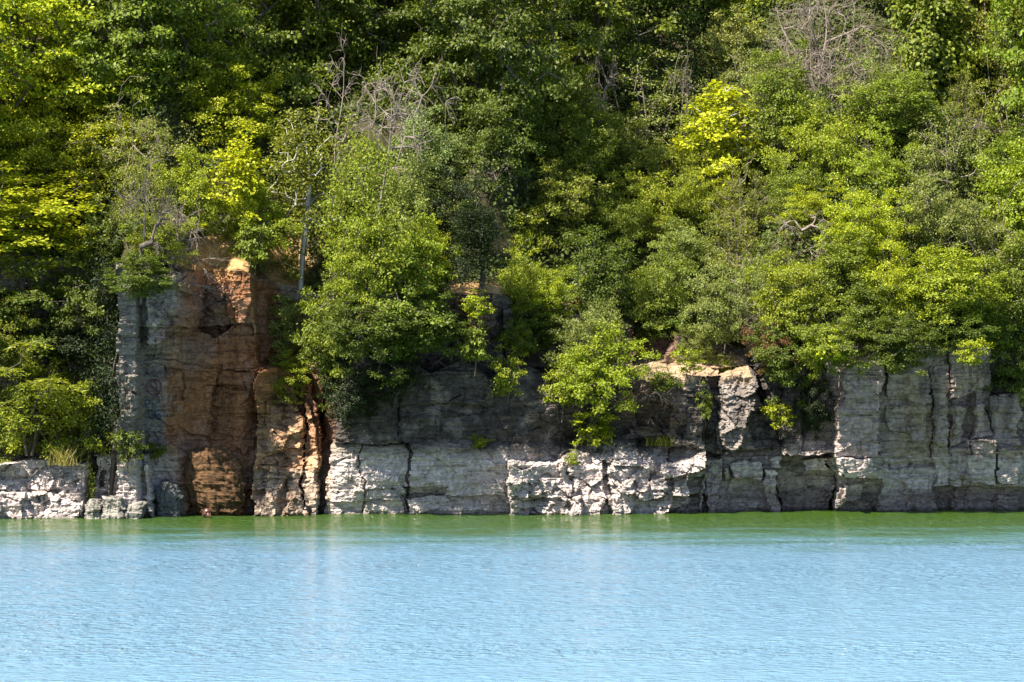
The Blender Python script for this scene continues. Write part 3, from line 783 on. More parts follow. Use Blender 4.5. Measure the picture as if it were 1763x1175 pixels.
def grass_proto(name, seed, n, w_, h, bw=0.012):
    rng = np.random.default_rng(seed)
    P = np.stack([rng.normal(size=n) * w_ / 3, rng.normal(size=n) * w_ / 3, np.zeros(n) - 0.03], 1)
    V = []
    d = rng.normal(size=(n, 3)) * np.array([.35, .35, 0]) + np.array([0, 0, 1.0]); d /= np.linalg.norm(d, axis=1, keepdims=True)
    hh = h * (0.4 + 0.7 * rng.random((n, 1))); s = np.cross(d, rng.normal(size=(n, 3))); s /= np.linalg.norm(s, axis=1, keepdims=True)
    out1 = d * np.array([1, 1, 0]) * 1.0
    a = P; b = P + d * hh * 0.55; c = P + d * hh + out1 * hh * 0.5
    V = np.stack([a - s * bw / 2, a + s * bw / 2, b + s * bw / 2, b - s * bw / 2, c], 1).reshape(-1, 3)
    o = (np.arange(n) * 5)[:, None]
    q = np.concatenate([o, o + 1, o + 2, o + 3], 1); t3 = np.concatenate([o + 3, o + 2, o + 4], 1)
    me_ = mesh_from(name, V, quads=q, tris=t3); me_.materials.append(LEAF)
    PROTO[name] = (None, me_, np.percentile(V, 2, axis=0), np.percentile(V, 98, axis=0))
grass_proto('tuft0', 170, 220, 0.55, 0.32); grass_proto('tuft1', 171, 160, 0.4, 0.45)
def weed_proto(name, seed):
    rng = np.random.default_rng(seed); segs = []; P = []
    for i in range(3):
        x0 = (i - 1) * 0.04; prev = np.array([x0, 0, -0.05]); top = 1.0 - 0.2 * i
        for j in range(1, 9):
            q = np.array([x0 + 0.05 * (i - 1) * j / 8, 0.01 * rng.normal(), top * j / 8]); segs.append((prev, q, .006, .005)); prev = q
            for k_ in range(16): P.append(q + rng.normal(size=3) * np.array([.045, .045, .05]) * (1.2 - j / 12))
    tv, tq = tubes(segs, 4); P = np.array(P)
    lv, lq = leaves(rng, P, np.array([0, -.3, .6]) + rng.normal(size=P.shape) * .6, 0.055, 0.025)
    finish(name, tv, tq, lv, lq)
weed_proto('weed', 172)

# palette (leaf albedo)
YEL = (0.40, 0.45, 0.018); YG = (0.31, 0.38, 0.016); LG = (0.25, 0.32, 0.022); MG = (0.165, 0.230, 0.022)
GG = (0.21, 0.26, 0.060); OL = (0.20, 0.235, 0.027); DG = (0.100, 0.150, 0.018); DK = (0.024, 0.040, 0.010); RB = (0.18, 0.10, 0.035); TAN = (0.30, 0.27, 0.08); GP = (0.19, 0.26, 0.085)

DEADK = ('dead', 'tangle', 'hang', 'twigs', 'branch')
rngp = random.Random(5)
def plant(kind, x0, x1, y0, y1, color, name, cat, label, dy=0.0, rot=None, group=None, Y=None, bm=None):
    """put a plant so that its outline fills the photo box x0..x1, y0 (top)..y1"""
    tm, cm, lo, hi = PROTO[kind]
    cx_ = (x0 + x1) / 2.0
    zr = (0 - lo[2]) / (hi[2] - lo[2])                 # where the root is within the height
    pyb = y1 - (y1 - y0) * zr
    hx, hy, hz = hit(cx_, pyb)
    if Y is None: Y = hy + dy
    else: pass
    sc = (Y - CAM[1]) / F
    sz = (y1 - y0) * sc / (hi[2] - lo[2]); sxy = (x1 - x0) * sc / max(hi[0] - lo[0], .1)
    r = rngp.random() * 6.283 if rot is None else rot
    o = bpy.data.objects.new(name, None); C.objects.link(o); o.empty_display_size = 0.2
    wx_, wz_ = at(cx_, pyb, Y)
    off = (lo[0] + hi[0]) / 2 * sxy
    o.location = (wx_ - off * math.cos(r), Y - off * math.sin(r), wz_)
    o.rotation_euler = (0, 0, r); o.scale = (sxy, sxy, sz)
    tag(o, label, cat, group)
    if tm is not None:
        t_ = bpy.data.objects.new('trunk' if not kind.startswith(('small', 'weed', 'sumac', 'twigs', 'branch', 'hang')) else 'stem', tm); C.objects.link(t_); t_.parent = o
        if kind.startswith(('tangle', 'hang', 'branch')): t_.name = 'branches'
        if bm is not None: t_.material_slots[0].link = 'OBJECT'; t_.material_slots[0].material = bm
    if cm is not None:
        c_ = bpy.data.objects.new('crown' if not kind.startswith(('small', 'weed', 'sumac', 'tuft')) else ('blades' if kind.startswith('tuft') else 'foliage'), cm); C.objects.link(c_); c_.parent = o
        jb = 0.9 + 0.2 * rngp.random(); j = lambda v: v * jb * (0.96 + 0.08 * rngp.random())
        c_.color = (j(color[0]), j(color[1]), j(color[2]), 1)
    return o
def T(*a, **k): return plant(*a, **k)
tr, sh, dt = 'tree', 'shrub', 'dead tree'
# ---- back row of big trees; crowns run out of the top of the picture
T('big0', -150, 190, -170, 250, YG, 'broadleaf_tree', tr, 'large yellow-green broadleaf tree filling the top left corner', dy=1.5)
T('big1', 110, 400, -190, 170, MG, 'broadleaf_tree', tr, 'tall mid-green tree on the top edge, just right of the yellow-green corner tree', dy=2.5)
T('big2', 330, 620, -200, 190, MG, 'broadleaf_tree', tr, 'tall shaded green tree on the top edge above the left bare dead tree', dy=3)
T('big0', 520, 800, -210, 170, DG, 'broadleaf_tree', tr, 'dark green tree on the top edge behind the two bare dead trees', dy=3.5)
T('big1', 690, 960, -150, 240, DG, 'broadleaf_tree', tr, 'deep green tree at the top centre, right of the two bare dead trees', dy=2.5)
T('big2', 860, 1130, -200, 160, MG, 'broadleaf_tree', tr, 'large-leaved green tree on the top edge left of the dark hollow', dy=2.5)
T('big0', 1030, 1300, -230, 130, DG, 'broadleaf_tree', tr, 'dark tree on the top edge left of the grey tangle of bare branches', dy=4)
T('big1', 1180, 1420, -260, 70, MG, 'broadleaf_tree', tr, 'green tree half hidden behind the grey tangle of bare branches', dy=4.5)
T('big2', 1380, 1620, -240, 60, DG, 'broadleaf_tree', tr, 'dark tree behind the right end of the bare branch tangle', dy=4.5)
T('vine', 1540, 1665, -60, 200, MG, 'vine_covered_tree', tr, 'tall tree trunk draped in dark green vine near the top right', dy=0.8)
T('big0', 1590, 1800, -190, 170, OL, 'broadleaf_tree', tr, 'olive tree on the top edge right of the vine-draped trunk', dy=2.5)
T('big1', 1720, 1990, -160, 260, MG, 'broadleaf_tree', tr, 'green tree running out of the top right corner', dy=2)
T('maple0', 790, 960, 30, 240, MG, 'maple_tree', 'tree', 'mid-green tree with light tips below the top edge, left of the dark hollow', dy=1)
T('maple1', 600, 780, 20, 200, MG, 'maple_tree', tr, 'green tree standing behind the leaning bare tree', dy=2.4)
T('maple3', 380, 560, 60, 230, MG, 'maple_tree', tr, 'green tree behind and left of the upright bare tree', dy=2)
T('maple2', 0, 190, 90, 270, YG, 'maple_tree', tr, 'sunlit yellow-green maple below the top left corner', dy=0.8)
T('maple3', 120, 300, 70, 240, LG, 'maple_tree', tr, 'light green maple in the second row, right of the corner maple', dy=0.9)
T('maple0', 230, 400, 60, 220, LG, 'maple_tree', tr, 'light green maple under the top edge, above the yellow sapling', dy=1.2)
T('maple1', 330, 480, 115, 250, YG, 'maple_tree', tr, 'yellow-green maple with spiky tips directly above the yellow sapling', dy=0.6)
T('twiggy0', 150, 300, 165, 300, GG, 'grey_green_shrub', sh, 'grey-green bush in front of the left maples', dy=0.3)
T('shrub0', 430, 560, 135, 270, GP, 'grey_green_shrub', sh, 'grey-green bush above the tall olive birch', dy=1.0)
T('maple2', -60, 110, 190, 350, YG, 'maple_tree', tr, 'yellow-green maple on the left edge, above the wide layered one', dy=0.6)
T('maple0', 90, 250, 200, 360, YG, 'maple_tree', tr, 'bright maple between the left edge and the dark-stemmed bare tree', dy=0.4)
T('maple3', -110, 160, 300, 480, YG, 'maple_tree', tr, 'wide yellow-green tree with layered boughs on the left edge', dy=-0.2)
T('shrub1', 60, 200, 240, 370, OL, 'olive_bush', sh, 'dull olive bush above the layered left-edge tree', dy=0.2)
T('twiggy1', 170, 300, 240, 400, OL, 'juniper_bush', sh, 'olive feathery bush round the top of the dark-stemmed bare tree', dy=0.5)
T('shrub2', 130, 250, 340, 480, DG, 'dark_bush', sh, 'dark green bush left of the dark-stemmed bare tree', dy=0.0)
T('maple1', 270, 380, 260, 400, LG, 'maple_tree', tr, 'light green young tree right of the dark-stemmed bare tree', dy=0.3)
T('sap0', 352, 462, 228, 375, YEL, 'yellow_sapling', 'sapling', 'bright yellow sapling with tiered boughs above the orange ledge', dy=-1.2)
T('shrub3', 372, 500, 320, 435, LG, 'bright_bush', sh, 'light green bush below the yellow sapling, on the orange ledge', dy=-0.2)
T('small0', 400, 470, 385, 450, MG, 'leafy_plant', 'plant', 'dark-based leafy plant growing at the edge of the orange ledge', dy=-0.2)
T('shrub0', 225, 330, 370, 450, LG, 'bright_bush', sh, 'small sunlit bush at the foot of the dark-stemmed bare tree', dy=-0.1)
T('dead2', 205, 305, 275, 445, OL, 'bare_tree', dt, 'dark-stemmed bare tree with forked top above the left cliff', dy=-0.3, rot=0.2, bm=BARK)
T('tangle1', 255, 345, 350, 470, OL, 'bare_shrub', 'dead shrub', 'grey leafless shrub at the left end of the orange ledge', dy=-0.3)
T('hang0', 240, 370, 430, 545, OL, 'dead_branches', 'dead branch', 'pale dead branches hanging over the left cliff beside the orange ledge', dy=-0.35, rot=0.4)
T('branch0', 140, 185, 380, 440, OL, 'bare_branch', 'dead branch', 'short bare branch in the shade under the layered left-edge tree', dy=-0.5, rot=1.0)
# ---- around the two bare trees and the birches
T('dead0', 540, 650, 65, 260, OL, 'bare_tree', dt, 'upright bare dead tree, left of the pair at the upper middle', dy=-0.6, rot=0.0)
T('dead1', 625, 775, 115, 300, OL, 'bare_tree', dt, 'bare dead tree leaning right, right of the pair at the upper middle', dy=-0.6, rot=0.0)
T('birch0', 455, 605, 195, 445, OL, 'birch_tree', tr, 'tall olive-leaved birch with a pale trunk right of the orange ledge', dy=-0.3)
T('birch1', 560, 690, 240, 500, (0.20, 0.255, 0.02), 'birch_tree', tr, 'second olive-leaved birch, below the leaning bare tree', dy=-0.3, bm=BARK)
T('shrub0', 570, 700, 380, 520, LG, 'bright_bush', sh, 'light green bush under the second birch', dy=-0.3)
T('shrub1', 660, 800, 185, 330, GP, 'grey_green_shrub', sh, 'grey-green bush below and right of the leaning bare tree', dy=0.2)
T('shrub3', 640, 790, 270, 420, GG, 'grey_green_shrub', sh, 'light grey-green bush between the second birch and the dark cedar', dy=0.1)
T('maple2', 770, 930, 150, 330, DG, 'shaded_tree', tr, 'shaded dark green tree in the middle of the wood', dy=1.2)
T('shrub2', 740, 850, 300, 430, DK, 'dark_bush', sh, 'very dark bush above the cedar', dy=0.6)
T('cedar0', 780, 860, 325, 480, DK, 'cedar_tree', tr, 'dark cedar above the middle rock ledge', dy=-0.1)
T('tangle1', 800, 890, 270, 340, OL, 'bare_shrub', 'dead shrub', 'small brownish leafless shrub in the dark hollow above the cedar', dy=0.2)
T('maple3', 890, 1020, 80, 260, LG, 'maple_tree', tr, 'yellow-tinged green tree left of the small forked bare tree', dy=0.9)
T('dead2', 1005, 1065, 55, 200, OL, 'bare_tree', dt, 'small forked bare tree standing before the dark hollow at the top', dy=0.2, rot=0.0)
T('tangle1', 960, 1050, 130, 240, OL, 'bare_shrub', 'dead shrub', 'grey leafless thicket below the small forked bare tree', dy=0.3)
T('shrub0', 880, 1000, 190, 330, MG, 'leafy_shrub', sh, 'mid-green leafy bush in the middle below the grey thicket', dy=0.5)
T('maple0', 950, 1070, 180, 330, MG, 'shaded_tree', tr, 'green tree with large leaves right of the grey thicket', dy=0.4)
T('twiggy2', 1040, 1210, 95, 270, GG, 'grey_green_shrub', sh, 'wide grey-green twiggy bush left of the tall yellow sapling', dy=0.4)
T('shrub1', 1030, 1160, 210, 350, OL, 'olive_bush', sh, 'olive bush below the wide twiggy bush', dy=0.2)
T('shrub2', 890, 1040, 280, 420, OL, 'olive_bush', sh, 'olive-green bush with fine leaves just above the sunny grass patch', dy=0.1)
T('shrub3', 1010, 1110, 330, 430, MG, 'leafy_shrub', sh, 'mid-green bush at the centre right of the sunny grass patch', dy=0.0)
T('small1', 870, 930, 345, 410, LG, 'leafy_plant', 'plant', 'light leafy plant between the cedar and the olive bush', dy=0)
T('maple1', 950, 1090, 400, 540, DG, 'dark_bush', sh, 'dark green tree shading the hollow above the middle ledge', dy=0.3)
T('shrub0', 700, 780, 385, 470, YG, 'bright_bush', sh, 'yellow-green bush left of the cedar', dy=-0.2)
T('maple2', 640, 770, 380, 560, LG, 'young_tree', tr, 'light green tree at the rim left of the middle ledge', dy=-0.2)
T('shrub1', 850, 960, 430, 535, LG, 'bright_bush', sh, 'light green bush on the rim above the middle of the wall', dy=-0.2)
T('shrub2', 905, 990, 468, 555, YG, 'rounded_yellow_green_bush', sh, 'rounded yellow-green bush at the rim right of the middle ledge', dy=-0.5)
T('small2', 800, 842, 500, 545, YG, 'leafy_plant', 'plant', 'bright yellow-green plant growing over the middle rock ledge', dy=-0.3)
# ---- right hand slope
T('shrub0', 1190, 1330, 20, 170, GG, 'grey_green_shrub', sh, 'pale grey-green bush left of the grey branch tangle', dy=1.2)
T('sap1', 1225, 1330, 0, 90, YG, 'yellow_sapling', 'sapling', 'pale yellow-green sapling at the left end of the grey branch tangle', dy=1.2)
T('tangle0', 1290, 1520, -20, 160, OL, 'bare_branch_tangle', 'dead tree', 'large grey tangle of bare branches at the top right', dy=0.3)
T('tangle0', 1340, 1500, 60, 200, OL, 'bare_branch_tangle', 'dead tree', 'lower sprawl of bare grey branches under the large tangle', dy=0.0)
T('twiggy0', 1440, 1580, 60, 220, GG, 'grey_green_shrub', sh, 'twiggy grey-green bush between the branch tangle and the vine-draped trunk', dy=0.3)
T('twiggy1', 1210, 1380, 80, 230, GG, 'grey_green_shrub', sh, 'dull green thicket in front of the branch tangle', dy=0.4)
T('maple3', 1290, 1410, 90, 290, MG, 'young_tree', tr, 'slim leafy green tree right of the tall yellow sapling', dy=0.1)
T('sap1', 1175, 1315, 150, 312, YEL, 'yellow_sapling', 'sapling', 'tall yellow sapling with a thin pale trunk, right of centre', dy=-0.6, bm=BIRCH)
T('birch1', 1165, 1250, 200, 310, LG, 'young_tree', tr, 'green sapling against the left side of the tall yellow sapling', dy=0.2, bm=BARK)
T('shrub3', 1340, 1480, 180, 330, LG, 'bright_bush', sh, 'sunny light green bush in the middle of the right slope', dy=0.1)
T('maple0', 1460, 1620, 130, 270, MG, 'young_tree', tr, 'green tree with flat-topped crown below the vine-draped trunk', dy=0.3)
T('shrub1', 1440, 1570, 230, 350, LG, 'bright_bush', sh, 'light green bush below the flat-topped tree', dy=0.1)
T('twiggy2', 1660, 1830, 60, 260, OL, 'olive_bush', sh, 'feathery olive bush on the right edge near the top', dy=0.2)
T('twiggy0', 1560, 1700, 190, 330, GG, 'grey_green_shrub', sh, 'grey-green bush right of the flat-topped tree', dy=0.1)
T('twiggy2', 1620, 1690, 130, 250, OL, 'bare_shrub', sh, 'sparse twiggy bush in the dark gap right of the vine-draped trunk', dy=0.4)
T('shrub2', 1660, 1800, 210, 350, MG, 'leafy_shrub', sh, 'mid-green bush on the right edge', dy=0.1)
T('maple1', 1690, 1850, 250, 420, LG, 'young_tree', tr, 'light yellow-green tree on the right edge, mid height', dy=-0.1)
T('shrub0', 1060, 1190, 300, 420, LG, 'bright_bush', sh, 'light green bush left of the sunny grassy bank', dy=0.0)
T('shrub1', 1150, 1260, 290, 390, LG, 'bright_bush', sh, 'light green bush under the tall yellow sapling', dy=-0.1)
T('twiggy1', 1230, 1350, 270, 400, OL, 'olive_bush', sh, 'brownish-olive bush below and right of the tall yellow sapling', dy=0.0)
T('shrub3', 1320, 1430, 280, 380, MG, 'leafy_shrub', sh, 'mid-green bush above the bush with exposed roots', dy=0.1)
T('shrub2', 1345, 1450, 322, 405, YG, 'yellow_green_bush', sh, 'bright yellow-green bush topping the exposed dead roots', dy=-0.3)
T('hang1', 1335, 1440, 365, 450, OL, 'dead_roots', 'dead branch', 'grey dead roots and twigs hanging under the yellow-green bush', dy=-1.7)
T('shrub0', 1410, 1560, 330, 450, YG, 'bright_bush', sh, 'wide yellow-green bush right of the dead roots', dy=-0.1)
T('shrub1', 1540, 1680, 300, 440, GG, 'grey_green_shrub', sh, 'grey-green bush in the middle right, above the bare pale branch', dy=0.0)
T('twiggy0', 1620, 1770, 340, 480, GG, 'grey_green_shrub', sh, 'grey-green thicket at the right edge', dy=0.0)
T('shrub2', 1130, 1250, 380, 490, GG, 'grey_green_shrub', sh, 'grey-green bush below the sunny grassy bank', dy=-0.1)
T('twiggy2', 1210, 1330, 360, 490, OL, 'olive_bush', sh, 'olive bush left of the dead roots', dy=-0.1)
T('shrub3', 1080, 1200, 430, 560, MG, 'leafy_shrub', sh, 'mid-green bush above the long sunlit rock ledge', dy=-0.1)
T('shrub0', 1180, 1310, 450, 590, GG, 'grey_green_shrub', sh, 'grey-green bush above the right end of the long rock ledge', dy=-0.1)
T('twiggy1', 1260, 1380, 420, 560, GG, 'grey_green_shrub', sh, 'twiggy bush on the rim below the dead roots', dy=-0.2)
T('maple2', 1290, 1420, 440, 580, LG, 'young_tree', tr, 'feathery light green tree on the rim below the dead roots', dy=-0.3)
T('shrub1', 1470, 1600, 420, 550, YG, 'bright_bush', sh, 'yellow-green bush on the rim above the tall grey buttress', dy=-0.1)
T('maple3', 1390, 1500, 400, 540, MG, 'young_tree', tr, 'green tree on the rim in the shade left of the yellow-green bush', dy=0.1)
T('maple0', 1560, 1720, 430, 570, LG, 'young_tree', tr, 'light green tree with spreading boughs beside the bare pale branch', dy=-0.1)
T('maple1', 1680, 1840, 420, 590, MG, 'young_tree', tr, 'green tree on the rim at the right edge', dy=-0.1)
# ---- hanging over the rim
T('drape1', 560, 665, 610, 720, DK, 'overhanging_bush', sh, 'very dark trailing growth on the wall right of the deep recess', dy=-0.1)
T('drape2', 1500, 1600, 545, 640, DG, 'overhanging_bush', sh, 'bush added to shade the right wall between two buttresses', dy=-0.7)  # added drape, hung well out so it shades the wall below
T('drape3', 1600, 1700, 540, 622, DG, 'overhanging_bush', sh, 'foliage fringe added to shade the right wall below the bare pale branch', dy=-0.8)  # added fringe, pushed forward to keep sun off the wall
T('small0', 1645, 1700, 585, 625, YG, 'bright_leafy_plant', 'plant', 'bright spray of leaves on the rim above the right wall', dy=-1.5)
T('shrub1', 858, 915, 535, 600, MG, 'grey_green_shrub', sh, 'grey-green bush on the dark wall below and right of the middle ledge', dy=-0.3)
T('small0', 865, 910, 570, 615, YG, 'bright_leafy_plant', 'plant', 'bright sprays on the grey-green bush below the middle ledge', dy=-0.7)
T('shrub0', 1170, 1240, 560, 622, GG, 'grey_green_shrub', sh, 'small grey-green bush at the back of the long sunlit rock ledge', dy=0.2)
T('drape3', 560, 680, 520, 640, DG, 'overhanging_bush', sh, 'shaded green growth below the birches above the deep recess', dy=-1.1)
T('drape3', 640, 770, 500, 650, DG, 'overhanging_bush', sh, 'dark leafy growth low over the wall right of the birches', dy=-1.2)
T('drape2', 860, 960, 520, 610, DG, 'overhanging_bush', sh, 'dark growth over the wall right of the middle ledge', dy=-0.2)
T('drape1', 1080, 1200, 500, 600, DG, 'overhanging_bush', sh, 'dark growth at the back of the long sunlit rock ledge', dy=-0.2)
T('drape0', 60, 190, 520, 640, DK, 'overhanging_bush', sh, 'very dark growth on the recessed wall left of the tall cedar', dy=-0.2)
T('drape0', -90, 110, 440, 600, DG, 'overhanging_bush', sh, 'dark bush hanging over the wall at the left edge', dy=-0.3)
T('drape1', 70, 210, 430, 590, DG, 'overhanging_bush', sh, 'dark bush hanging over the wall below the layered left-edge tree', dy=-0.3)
T('drape2', 190, 290, 440, 510, DG, 'overhanging_bush', sh, 'bush added to shade the wall left of the hanging dead branches', dy=-0.8)  # added above the grey pillar to throw shade on it
T('cedar1', 140, 236, 470, 775, DK, 'cedar_tree', tr, 'tall dark cedar standing before the left wall', Y=-1.45)
T('shrub3', 20, 185, 615, 788, LG, 'leafy_shrub', sh, 'sunlit leafy bush on the left block beside the sumac', Y=-1.1)
T('shrub1', -60, 75, 650, 800, MG, 'leafy_shrub', sh, 'green bush on the left block at the left edge', Y=-1.2)
T('sumac0', -30, 130, 590, 740, LG, 'sumac_bush', sh, 'bright sumac with long starry leaves at the left edge', Y=-1.7)
T('shrub0', -70, 60, 520, 650, OL, 'leafy_shrub', sh, 'olive bush on the left edge above the sumac', Y=-1.3)
T('drape0', 445, 560, 460, 610, GG, 'overhanging_bush', sh, 'grey-green bush hanging down right of the orange ledge', dy=0.1)
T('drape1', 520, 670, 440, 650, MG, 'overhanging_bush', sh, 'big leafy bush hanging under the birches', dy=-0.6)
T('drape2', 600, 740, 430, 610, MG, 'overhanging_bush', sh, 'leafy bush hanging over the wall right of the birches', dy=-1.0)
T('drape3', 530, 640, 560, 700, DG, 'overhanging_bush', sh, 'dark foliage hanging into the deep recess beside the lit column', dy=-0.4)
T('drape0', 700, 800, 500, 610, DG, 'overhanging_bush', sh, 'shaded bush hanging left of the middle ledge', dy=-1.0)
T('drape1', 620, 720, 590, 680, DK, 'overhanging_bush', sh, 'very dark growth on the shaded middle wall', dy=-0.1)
T('shrub2', 455, 545, 605, 690, LG, 'bright_bush', sh, 'bright green bush on top of the sunlit column', dy=0.2)
T('shrub2', 955, 1100, 560, 700, LG, 'overhanging_bush', sh, 'big green bush growing on the wall left of the long ledge', dy=-0.3)
T('shrub3', 955, 1085, 520, 640, GG, 'grey_green_shrub', sh, 'feathery grey-green top of the growth left of the long ledge', dy=-0.4)
T('small0', 930, 1000, 635, 695, LG, 'leafy_plant', 'plant', 'small green plant under the left side of the big wall bush', dy=-0.3)
T('small1', 985, 1060, 692, 765, YG, 'bright_leafy_plant', 'plant', 'bright green leafy plant sprouting alone from the middle wall', dy=-0.25)
T('small1', 845, 900, 600, 680, LG, 'leafy_plant', 'plant', 'airy light green plant on the wall between the middle ledge and the big wall bush', dy=-0.4)
T('small2', 790, 840, 550, 620, MG, 'leafy_plant', 'plant', 'small green plant on the rock below the middle ledge', dy=-0.3)
T('hang1', 725, 800, 560, 640, OL, 'dead_branches', 'dead branch', 'grey bare branches hanging below the rim left of the middle ledge', dy=-0.4)
T('hang0', 880, 960, 600, 740, OL, 'trailing_dead_branches', 'dead branch', 'brown dead stems trailing down the middle wall', dy=-0.2, bm=BARK)
T('small1', 810, 845, 742, 772, LG, 'small_plant', 'plant', 'tiny green plant on the dark part of the middle wall', dy=-0.1)
T('drape3', 1300, 1395, 560, 690, DG, 'overhanging_bush', sh, 'dark bush hanging beside the right end of the long rock ledge', dy=-0.5)
T('shrub1', 1290, 1370, 555, 640, RB, 'reddish_bush', sh, 'rusty-leaved bush at the right end of the long rock ledge', dy=-0.8)
T('drape0', 1370, 1480, 520, 640, MG, 'overhanging_bush', sh, 'green bush hanging over the rim left of the tall grey buttress', dy=-1.0)
T('small2', 1395, 1450, 565, 620, YG, 'bright_leafy_plant', 'plant', 'bright yellow-green spray on the bush left of the tall grey buttress', dy=-1.4)
T('drape1', 1370, 1440, 620, 740, DK, 'overhanging_bush', sh, 'very dark growth in the hollow left of the tall grey buttress', dy=-0.2)
T('small0', 1320, 1368, 695, 735, YG, 'bright_leafy_plant', 'plant', 'lone bright sprig hanging beside the pointed rock pillar', dy=-0.5)
T('drape2', 1450, 1560, 490, 610, DG, 'overhanging_bush', sh, 'dark bush draped on top of the tall grey buttress', dy=-0.9)
T('drape3', 1540, 1650, 480, 600, DG, 'overhanging_bush', sh, 'dark foliage over the rim left of the bare pale branch', dy=-0.3)
T('drape0', 1630, 1740, 480, 605, MG, 'overhanging_bush', sh, 'green foliage over the rim right below the bare pale branch', dy=-0.9)
T('drape1', 1690, 1800, 520, 690, DG, 'overhanging_bush', sh, 'dark bush hanging down the wall at the right edge', dy=-0.4)
T('branch0', 1600, 1640, 530, 570, OL, 'bare_branch', 'dead branch', 'short pale bare branch sticking out of the rim foliage at the right', dy=-1.0, rot=0.0)
T('small1', 1198, 1226, 660, 720, MG, 'leafy_plant', 'plant', 'green plant growing in the cleft left of the pointed rock pillar', dy=-0.3)
T('small2', 1120, 1165, 632, 672, MG, 'leafy_plant', 'plant', 'green plant on the edge of the long sunlit rock ledge', dy=-0.3)
T('small0', 1160, 1210, 600, 640, LG, 'leafy_plant', 'plant', 'low light green plant on the back of the long rock ledge', dy=-0.2)
T('tuft1', 1225, 1265, 605, 640, LG, 'grass_tuft', 'grass', 'grass tuft on the right end of the long rock ledge', dy=-0.1)
T('tuft0', 1110, 1170, 742, 768, OL, 'grass_tuft', 'grass', 'dry grass tuft on the broken rock below the long ledge', dy=-0.1)
T('tuft0', 355, 420, 780, 812, LG, 'grass_tuft', 'grass', 'green grass tuft on the orange boulder', dy=-0.1)
T('tuft1', 85, 135, 765, 802, TAN, 'grass_tuft', 'grass', 'dry grass tuft on top of the sunlit left block', Y=-2.15)
T('small0', 195, 250, 742, 792, DG, 'leafy_plant', 'plant', 'dark plant beside the foot of the grey pillar', dy=-0.2)
T('small1', 250, 290, 755, 790, MG, 'leafy_plant', 'plant', 'dull green plant at the foot of the graffiti wall', dy=-0.1)
T('weed', 148, 166, 785, 865, MG, 'tall_weed', 'plant', 'tall thin weed growing in the slot beside the left block', Y=-1.75)
T('small2', 975, 995, 775, 800, LG, 'small_plant', 'plant', 'tiny plant above the sunlit broken rock', dy=-0.1)
T('tuft0', 860, 940, 395, 430, YG, 'grass_tuft', 'grass', 'sunny grass on the bank above the middle ledge', dy=0)
T('tuft0', 1080, 1160, 370, 420, TAN, 'grass_tuft', 'grass', 'dry sunny grass patch on the right slope', dy=-0.1)
T('tuft1', 480, 520, 420, 465, TAN, 'grass_tuft', 'grass', 'dry grass on the orange bank beside the birch', dy=-0.1)
T('hang1', 1090, 1170, 660, 740, OL, 'dead_branches', 'dead branch', 'brown dead twigs trailing below the left end of the long rock ledge', dy=-0.2, bm=BARK)
T('branch0', 1560, 1625, 330, 400, OL, 'bare_branch', 'dead branch', 'arched pale bare branch on the middle of the right slope', dy=-0.9, rot=0.3)
T('dead2', 1150, 1200, 95, 200, OL, 'bare_tree', dt, 'small bare grey tree in the dark gap left of the branch tangle', dy=-0.4, rot=1.0)
T('hang1', 1270, 1350, 520, 600, OL, 'dead_branches', 'dead branch', 'grey bare twigs hanging over the rim above the pointed rock pillar', dy=-1.0)
T('tangle1', 1640, 1730, 200, 260, OL, 'bare_shrub', 'dead shrub', 'low grey leafless shrub near the right edge below the feathery olive bush', dy=-0.5)
T('branch0', 395, 480, 0, 60, OL, 'bare_branch', 'dead branch', 'bare branch poking out of the green tree at the top edge, left of centre', dy=-1.5, rot=0.2)
# ---- fill out to the sides, just outside the frame
for i, (kx, x0_, y0_, y1_) in enumerate([('maple0', -330, 200, 420), ('big2', -420, -100, 300), ('shrub1', -260, 380, 560), ('drape2', -280, 480, 700),
        ('maple2', 1900, 250, 430), ('shrub3', 1860, 400, 560), ('drape3', 1830, 500, 660), ('big0', 2010, -80, 300), ('maple1', 2000, 420, 620)]):
    T(kx, x0_, x0_ + (y1_ - y0_), y0_, y1_, MG, 'broadleaf_tree', tr, 'green growth beyond the %s edge of the picture' % ('left' if x0_ < 800 else 'right'), group='trees beyond the picture edges')
# ------------------------------------------------------------------ low growth that hides the earth of the slope
rng = np.random.default_rng(900)
def undergrowth():
    n = 230000
    x = rng.uniform(-17, 17.5, n); t_ = rng.uniform(0.15, 17, n) 
    y = np.interp(x, XS, ysm) + t_
    z = np.interp(x, XS, zt) + hill_h(x, t_) 
    px, py = project(x, y, z)
    bare = np.zeros(n)
    for cx_, cy_, rx_, ry_ in [(375, 445, 60, 38), (495, 450, 40, 50), (815, 497, 50, 12), (850, 425, 25, 8), (1110, 385, 35, 18)]:
        bare = np.maximum(bare, 1 - np.hypot((px - cx_) / rx_, (py - cy_) / ry_))
    keep = (bare <= 0.0) & (vn(x * 1.4, y * 1.4, 901) > 0.14)
    x, y, z = x[keep], y[keep], z[keep]; n = len(x)
    h = 1.15 * vn(x * 0.9, y * 0.9, 902) ** 1.8 * rng.random(n) ** 0.6
    P = np.stack([x, y - h * 0.4, z + h + 0.02], 1)
    Nn = np.array([0, -0.5, 0.8]) + rng.normal(size=(n, 3)) * 0.6
    return leaves(rng, P, Nn, 0.11, 0.06, 0.1)
lv, lq = undergrowth()
me = mesh_from('undergrowth', lv, quads=lq); me.materials.append(LEAF)
ug = obj('undergrowth', me); ug.color = (0.085, 0.125, 0.022, 1)
tag(ug, 'low leafy undergrowth covering the earth between the trees', 'undergrowth', None, 'stuff')
